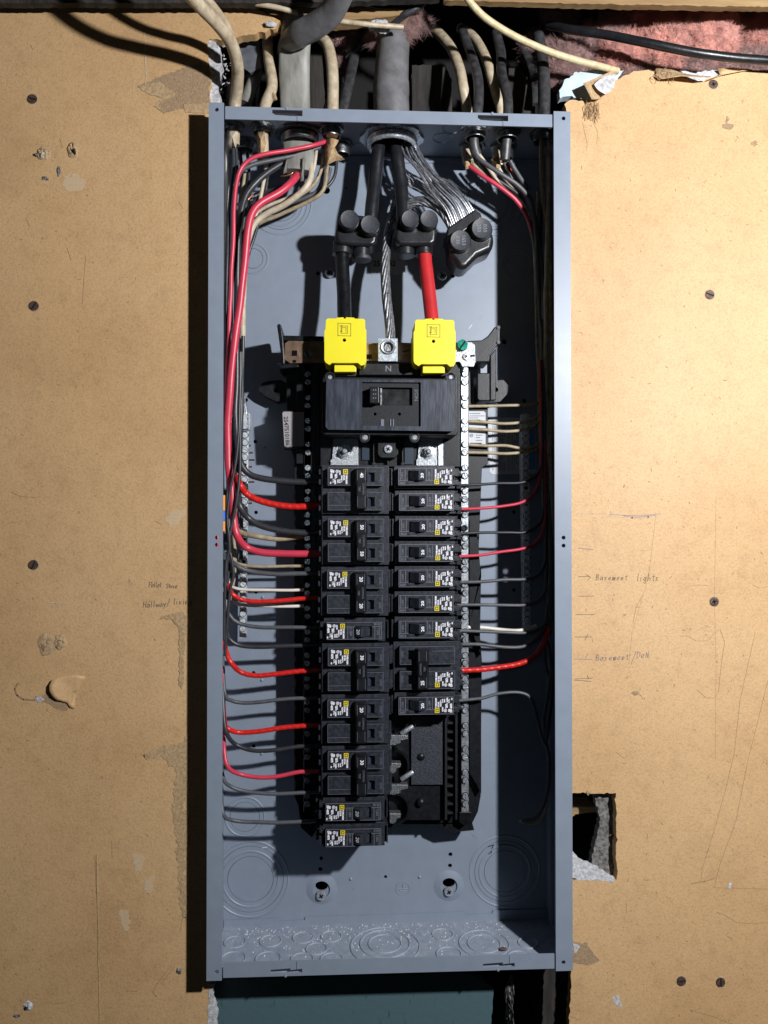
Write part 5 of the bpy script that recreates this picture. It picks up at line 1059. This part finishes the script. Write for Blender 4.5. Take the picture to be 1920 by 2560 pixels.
# ------------------------------------------------------------------ connectors in the top wall
zt = ZT - .003 - PT
def top_pt(px, y): return W(px, 300, y).x
def connector(px, y, r, drop, label, mat, thr=4, up=.006):
    x = top_pt(px, y); z = zt
    ro = thing('cable_connector', label, 'cable connector', (x, y, z - drop))
    mb = MB(); prof = []
    prof.append((r, z + up + .004 - zt))
    n_ = thr
    for i in range(n_ * 2 + 1): prof.append((r * (1.0 if i % 2 else .955), -.003 - (drop - .003) * i / (n_ * 2)))
    prof += [(r * .90, -drop), (r * .84, -drop + .002), (r * .84, .008)]
    mb.lathe(prof, (x, y, z), 'Z', 40, closed=False); mb.build('threaded_barrel', mat, ro)
    mb = MB(); R_ = r * 1.22; n = 8
    loop = []
    for i in range(n):
        a = 2 * math.pi * i / n
        for da, rr in ((-.25, 1), (-.12, 1.07), (.12, 1.07), (.25, 1)): loop.append((R_ * rr * math.cos(a + da), R_ * rr * math.sin(a + da)))
    vs, fs = curve_mesh([loop, circ(0, 0, r * 1.0, 32)], .0022); mb.add([(x + v[0], y + v[1], z - .0018 + v[2]) for v in vs], fs); mb.build('locknut', mat, ro)
    mb = MB(); mb.lathe([(r * .85, -.002), (.0001, -.002)], (x, y, z), 'Z', 30); mb.build('mouth_shade', M['hole'], ro)  # black disc painted for the shade inside the barrel
    mb = MB(); mb.lathe([(r * 1.15, .0032), (r * 1.2, .008), (r * 1.15, .012), (r * .9, .013)], (x, y, z), 'Z', 30, closed=False); mb.build('clamp', M['steeldull'], ro)
    return ro
connector(979, .052, .0265, .0125, 'large zinc conduit bushing with the black service cables in the middle of the top wall', M['steel'], 4)
connector(750, .050, .0200, .011, 'dark large bushing around the flat grey cable, left part of the top wall', M['steeldull'], 4)
connector(582, .035, .0095, .006, 'small cable connector in the top left corner of the box', M['steeldull'], 2)
connector(656, .035, .0100, .008, 'small cable connector right of the corner one on the left', M['steeldull'], 2)
connector(612, .068, .0100, .010, 'small empty-looking connector behind the two left ones', M['steeldull'], 2)
connector(828, .035, .0100, .010, 'small connector of the cable with the thin red wire', M['steeldull'], 2)
connector(852, .066, .0100, .014, 'small threaded connector behind the one with the red wire', M['steeldull'], 3)
connector(1188, .032, .0110, .010, 'small connector holding the first black cable, right part of the top wall', M['steeldull'], 3)
connector(1180, .064, .0110, .016, 'small connector of the cream cable behind the first black one', M['steeldull'], 3)
connector(1268, .032, .0110, .010, 'small connector holding the second black cable, right part of the top wall', M['steeldull'], 3)
connector(1258, .064, .0110, .016, 'small connector of the cream cable behind the second black one', M['steeldull'], 3)
connector(1358, .035, .0110, .010, 'small connector in the top right corner of the box', M['steeldull'], 2)
mb = MB(); 
for px, py_ in ((1105, .05), (1130, .03), (905, .075)):
    mb = MB(); mb.lathe([(.011, 0), (.0105, -.0008), (.0097, -.0008), (.0092, 0)], (top_pt(px, py_), py_, zt + .0001), 'Z', 36, closed=False); mb.build('knockout_ring', M['paint'], enc)

# cable sheaths: outside to inside
def zc(px, py, y): return (px, py, y)
GC = 'cables entering the top of the box'
def cable(pts, rp, mat, label, flat=None, n=18, name='cable', group=GC, ridges=0, cat='cable', taper=0):
    P = path(pts, .04, .003); mb = MB(); r = rp * .00041
    def rf(i, k, n_):
        q = 1 + .035 * noise.noise(Vector((i * .12, k * .3, rp)))
        if ridges: q += .05 * math.cos(ridges * 2 * math.pi * k / n_)
        if taper: q *= 1 - taper * max(0, (i / len(P) - .62) / .38)
        return r * q
    mb.tube(P, r, n, flat, rf); o = mb.build(name, mat, sharp=70); return tag(o, label, cat, group)
cable([(330, -260, -.12), (415, -110, -.10), (462, -30, -.08), (500, 15, -.062), (545, 62, -.04), (578, 108, -.02), (593, 160, .0), (594, 205, .018), (588, 262, .035), (585, 330, .035), (584, 362, .036)], 15, M['sheath'], 'old cream cable from the upper left entering the top left corner of the box')
cable([(370, -260, -.10), (450, -110, -.075), (494, -30, -.055), (530, 15, -.038), (556, 50, -.02), (574, 88, -.004), (582, 130, .012)], 11, M['sheath'], 'second cream cable running just behind the leftmost one', group=GC)
cable([(672, 40, .07), (668, 90, .06), (672, 150, .05), (680, 215, .04), (664, 262, .036), (657, 320, .036), (659, 392, .038)], 14, M['sheath'], 'cream cable with green print and dark debris, left of the flat grey cable')
cable([(640, 130, .09), (640, 180, .08), (626, 225, .072), (612, 262, .068)], 17, M['sheathgrey'], 'dull grey cable slanting behind the cream ones at the upper left')
cable([(656, 266, .045), (668, 250, .04), (688, 240, .036)], 10, M['kraft2'], 'short rusty cable stub lying on top of the box')
cable([(748, 40, .034), (742, 80, .036), (737, 130, .038), (736, 190, .043), (738, 262, .048), (742, 330, .05), (748, 385, .049), (745, 430, .047)], 39, M['sheathgrey'], 'flat ribbed light grey cable entering the large left bushing', .42, 40, ridges=3)
cable([(868, -60, -.05), (850, -10, -.035), (826, 34, -.018), (786, 66, -.002), (744, 88, .012), (716, 112, .034), (704, 140, .056)], 31, M['duct'], 'upper bend of the flat ribbed cable, its shade given by a darker grey', .6, 28, ridges=2, taper=.5)  # shaded top of the flat cable, painted as a darker piece
cable([(800, 92, .05), (818, 112, .045), (828, 150, .04), (832, 200, .036), (832, 262, .035), (830, 340, .035)], 15, M['sheath'], 'cream cable with green print right of the flat grey cable')
cable([(895, 110, .09), (882, 160, .08), (872, 210, .07), (860, 262, .066), (852, 330, .066)], 14, M['sheathdark'], 'dark flat cable beside the wide grey conduit', .6)
cable([(940, 70, .06), (905, 110, .075), (868, 145, .09)], 8, M['sheathdark'], 'thin dark cable slanting above the gap left of the conduit')
P = [W(985, 88, .058), W(982, 130, .056), (W(978, 200, .054)), W(978, 262, .052), W(979, 300, .052)]
mb = MB(); PP = cat_rom(P, .003); mb.tube(PP, .0195, 40, None, lambda i, k, n_: (.0172 + .0021 * min(1, i / len(PP) * 1.3)) * (1 + .02 * noise.noise(Vector((i * .2, k * .2, 3))) + (.03 if 16 < i < 22 else 0)))
tag(mb.build('service_conduit', M['duct'], sharp=70), 'wide dull grey service conduit entering the middle of the top wall', 'conduit')
cable([(1070, 60, .10), (1098, 85, .09), (1128, 122, .075), (1148, 170, .06), (1158, 220, .05), (1166, 262, .055), (1172, 330, .062), (1166, 375, .06), (1172, 408, .055)], 14, M['sheath'], 'aged cream cable right of the conduit, left of the two cream ones')
cable([(1155, 70, .09), (1168, 110, .075), (1186, 160, .055), (1196, 210, .042), (1196, 262, .032), (1188, 320, .032), (1184, 360, .034), (1192, 388, .038)], 13, M['sheathdark'], 'black cable between the two cream ones, through the first right connector', .75)
cable([(1150, 70, .10), (1185, 95, .085), (1212, 140, .07), (1228, 190, .06), (1242, 240, .062), (1252, 275, .064), (1252, 340, .064), (1243, 385, .06), (1243, 404, .058)], 13, M['sheath'], 'aged cream cable with black print, right of the two cream ones')
cable([(1240, 80, .08), (1252, 130, .065), (1254, 180, .05), (1266, 230, .038), (1270, 262, .032), (1268, 330, .032), (1262, 400, .038)], 13, M['sheathdark'], 'black cable through the second right connector', .75)
cable([(1345, 90, .06), (1354, 140, .05), (1360, 200, .042), (1360, 262, .036), (1358, 330, .035)], 16, M['sheathdark'], 'dark grey cable at the right end of the top wall')
cable([(1290, 90, .12), (1320, 140, .10), (1338, 200, .08), (1342, 262, .07)], 13, M['sheathdark'], 'flat black cable behind, near the right end of the top wall', .5)
cable([(1160, -20, -.01), (1175, 5, -.008), (1215, 46, 0), (1285, 90, .008), (1365, 126, .014), (1430, 148, .02), (1500, 166, .026), (1545, 178, .032)], 8.5, M['sheathy'], 'yellowed white cable crossing diagonally above the right half of the box', group='loose cables across the top')
cable([(1370, 62, .07), (1430, 75, .05), (1520, 88, .035), (1620, 108, .02), (1740, 132, .012), (1850, 146, .01), (1990, 156, .01)], 11, M['rubber'], 'round black cable crossing the pink insulation', group='loose cables across the top')
cable([(560, -14, .014), (620, 5, .014), (690, 18, .014), (745, 33, .018)], 6, M['sheath'], 'thin cream cable along the top left wood strip', group='loose cables across the top')
cable([(808, 44, .014), (860, 54, .014), (930, 62, .016), (1008, 68, .022)], 6, M['sheath'], 'thin cream cable above the conduit with its end in the fluff', group='loose cables across the top')
cable([(1075, -20, .03), (1055, 10, .03), (1010, 38, .035), (985, 58, .045)], 9, M['sheathdark'], 'dark twisted cable coming down above the conduit', group='loose cables across the top')
# torn sheath ends and paper inside the box
for pts, m_, lb, dd in (([(568, 318), (596, 318), (594, 350), (588, 372), (583, 340), (577, 374), (570, 360)], 'white', 'split cream sheath end at the leftmost cable', .030), ([(642, 330), (662, 328), (664, 372), (652, 384), (644, 372)], 'kraft', 'torn brown paper filler in the second cable', .028),
                        ([(822, 332), (842, 330), (846, 352), (838, 370), (846, 384), (862, 398), (838, 402), (818, 412), (814, 430), (812, 380)], 'kraft', 'torn brown paper hanging from the cable with the red wire', .040), ([(1160, 396), (1178, 402), (1176, 420), (1164, 424)], 'kraft', 'torn paper in the first cream cable at the upper right', .050),
                        ([(1224, 400), (1246, 392), (1252, 420), (1240, 424), (1232, 412)], 'kraft', 'torn paper in the second cream cable at the upper right', .050), ([(716, 395), (722, 396), (716, 430), (706, 438)], 'sheathgrey', 'torn left flap of the flat grey cable sheath', .04), ([(756, 395), (764, 396), (758, 450), (750, 452)], 'sheathgrey', 'torn right flap of the flat grey cable sheath', .04)):
    mb = MB(); q = ragged(pl(pts, dd), .0008, .0015, len(lb)); vs = [(a, dd + .003 * noise.noise(Vector((a * 90, b2 * 90, 1))), b2) for a, b2 in q]
    cx_ = sum(v[0] for v in vs) / len(vs); cz_ = sum(v[2] for v in vs) / len(vs); n = len(vs); mb.add(vs + [(cx_, dd - .003, cz_)], [(i, (i + 1) % n, n) for i in range(n)])
    o = mb.build('torn_sheath', M[m_]); sd = o.modifiers.new('s', 'SOLIDIFY'); sd.thickness = .0006; tag(o, lb, 'torn sheath')

# ------------------------------------------------------------------ framing lumber, insulation, teal board
def lumber(name, lb, pts, y0, y1, mat, cat, seed=0):
    mb = MB(); plate(mb, [ragged(pl(pts, y0), .0012, .004, seed)], y0, y1 - y0); o = mb.build(name, mat); return tag(o, lb, cat)
lumber('wood_plate', 'pale pine board along the top right edge above the insulation', [(1110, -150), (2200, -150), (2200, 20), (1700, 14), (1400, 8), (1110, 0)], .016, .024, M['wood'], 'board', 1)
lumber('wood_plate', 'dark beam along the top left edge above the drywall', [(-300, -150), (1100, -150), (1100, -4), (800, 6), (300, 8), (-300, 6)], .010, .018, M['wooddark'], 'board', 2)
lumber('wood_strip', 'narrow tan wood strip with broken lower edge above the cables', [(560, 30), (700, 22), (880, 16), (1025, 22), (1012, 36), (930, 46), (860, 50), (760, 58), (690, 62), (600, 60)], DW + .004, DW + .02, M['wood'], 'wood strip', 3)
lumber('wood_block', 'dark wooden block with a nail head behind the box, right of the conduit', [(1030, 163), (1112, 162), (1130, 200), (1130, 300), (1030, 300)], .10, .15, M['wooddark'], 'wood block', 4)
lumber('wood_block', 'dark split wooden block behind the box near its right corner', [(1272, 170), (1305, 170), (1325, 210), (1338, 240), (1338, 300), (1272, 300)], .085, .15, M['wooddark'], 'wood block', 5)
lumber('wood_block', 'dark stud piece between the grey cables behind the box', [(765, 130), (805, 130), (815, 300), (765, 300)], .095, .15, M['wooddark'], 'wood block', 6)
lumber('metal_plate', 'dull grey metal scrap behind the cream cables at the upper left', [(588, 110), (600, 86), (650, 92), (652, 170), (626, 182), (602, 166), (590, 140)], .06, .064, pm('grey_metal_scrap', (.20, .22, .25), .5, .5, .4, 60, .6, 100), 'metal scrap', 7)
tb_ = lumber('plywood_board', 'worn teal painted board showing in the gap below the box', [(505, 2420), (1150, 2420), (1235, 2470), (1228, 2560), (1240, 2800), (505, 2800)], .060, .068, M['teal'], 'board', 12)
lumber('stud', 'dark old stud at the lower right below the box', [(1360, 2400), (1420, 2400), (1432, 2800), (1350, 2800)], .055, .09, M['wooddark'], 'stud', 13)
lumber('wood_block', 'brown wooden piece inside the square hole of the right drywall', [(1420, 2015), (1490, 2018), (1492, 2030), (1440, 2036), (1420, 2050)], .07, .10, M['wood'], 'wood block', 14)
mb = MB(); relief(mb, 1275, 2510, 14, 60, .012, 4, yf=.05, rag=.9); tag(mb.build('plaster_smear', M['gypdark']), 'dark plaster smear with white flecks beside the teal board', 'plaster')
mb = MB()
for i in range(110):
    x, y = random.gauss(550, 14), random.uniform(110, 262); s = random.uniform(.0008, .003); c = W(x, y, .047 + random.uniform(-.01, .012))
    mb.add([c + Vector((random.uniform(-s, s), random.uniform(-s, s) * .6, random.uniform(-s, s))) for _ in range(4)], [(0, 1, 2), (0, 2, 3), (0, 1, 3), (1, 2, 3)])
tag(mb.build('plaster_crumbs', M['plaster']), 'crumbs of white plaster clinging left of the cables at the upper left corner', 'plaster', kind='stuff')

import bmesh
def fluff(name, label, blobs, mat, seed, fib=900):
    mb = MB(); fibs = []
    rnd = random.Random(seed)
    for (px, py, y, rx, rz) in blobs:
        c = W(px, py, y); k = K(y); bm = bmesh.new(); bmesh.ops.create_icosphere(bm, subdivisions=5, radius=1)
        for v in bm.verts:
            n0 = v.co.normalized()
            q = Vector((n0.x * 1.3 + px * .01, n0.y * 1.3, n0.z * 1.3 + py * .01))
            h = 1 + .30 * noise.noise(q * 1.4) + .20 * noise.noise(q * 3.5) + .10 * abs(noise.noise(q * 9)) + .06 * noise.noise(q * 22)
            v.co = Vector((n0.x * rx * k, n0.y * .6 * min(rx, rz) * k, n0.z * rz * k)) * h + c
        vs = [v.co.copy() for v in bm.verts]; fs = [tuple(v.index for v in f.verts) for f in bm.faces]; bm.free(); mb.add(vs, fs)
        for _ in range(fib):
            p = rnd.choice(vs); d = (p - c).normalized()
            if d.y > .2: continue
            t = Vector((rnd.uniform(-1, 1), rnd.uniform(-1, .2), rnd.uniform(-1, 1))).normalized(); a = p; L_ = rnd.uniform(.003, .011)
            m1 = p + t * L_ * .5 + d * rnd.uniform(.001, .003); e = p + t * L_ + d * rnd.uniform(-.001, .004); s = Vector((t.z, 0, -t.x)) * .00012
            fibs.append((a - s, a + s, m1 + s, m1 - s, e))
    for f in fibs: mb.add(f, [(0, 1, 2, 3), (3, 2, 4)])
    o = mb.build(name, mat, sharp=180); return tag(o, label, 'insulation')
fluff('insulation', 'fluffy pink glass wool insulation filling the gap under the top right board', [(1560, 150, .075, 60, 60), (1640, 90, .085, 80, 60), (1665, 130, .07, 60, 66), (1775, 90, .068, 66, 80), (1905, 90, .088, 50, 50), (1690, 45, .09, 80, 44), (1990, 120, .09, 80, 80), (1610, 40, .095, 50, 34)], M['pink'], 5, 6000)
fluff('insulation', 'dusty brownish insulation tufts around and left of the brighter pink wool at the top right', [(1420, 150, .075, 60, 45), (1470, 110, .085, 50, 40), (1400, 195, .07, 45, 26), (1530, 85, .08, 36, 40), (1340, 130, .11, 30, 40), (1400, 40, .12, 40, 30), (1850, 165, .07, 60, 40), (1740, 178, .066, 60, 26), (1600, 185, .068, 60, 26), (1855, 60, .10, 40, 60), (1900, 170, .075, 50, 40)], M['pinkdust'], 6, 5000)
fluff('insulation', 'dusty insulation tuft hanging above the wide grey conduit', [(1040, 62, .055, 30, 20), (1010, 86, .05, 16, 14), (940, 100, .06, 14, 14), (860, 85, .08, 34, 26), (848, 150, .10, 12, 30)], M['pinkdust'], 7, 3000)

def chunk(label, blobs, seed):
    o = fluff('plaster_chunk', label, blobs, M['plaster'], seed, 0); o['category'] = 'plaster'
chunk('white plaster chunk above the wide grey conduit', [(950, 66, .03, 24, 16)], 8)
chunk('small white plaster chip above the flat grey cable', [(676, 60, .026, 14, 6)], 9)

for i, q in enumerate(([(1172, 822), (1180, 812)], [(1196, 800), (1208, 788)], [(1108, 716), (1114, 722)], [(600, 730), (606, 738)], [(880, 2010 + 210), (883, 2224)], [(1178, 2085), (1190, 2094)], [(655, 2120), (668, 2117)], [(1300, 1010), (1306, 1000)])):
    m_ = MB(); stroke(m_, pl(q, D), D - .0003, .0005); m_.build('paint_scratch', M['printdim'] if i % 3 else M['print'], bp)
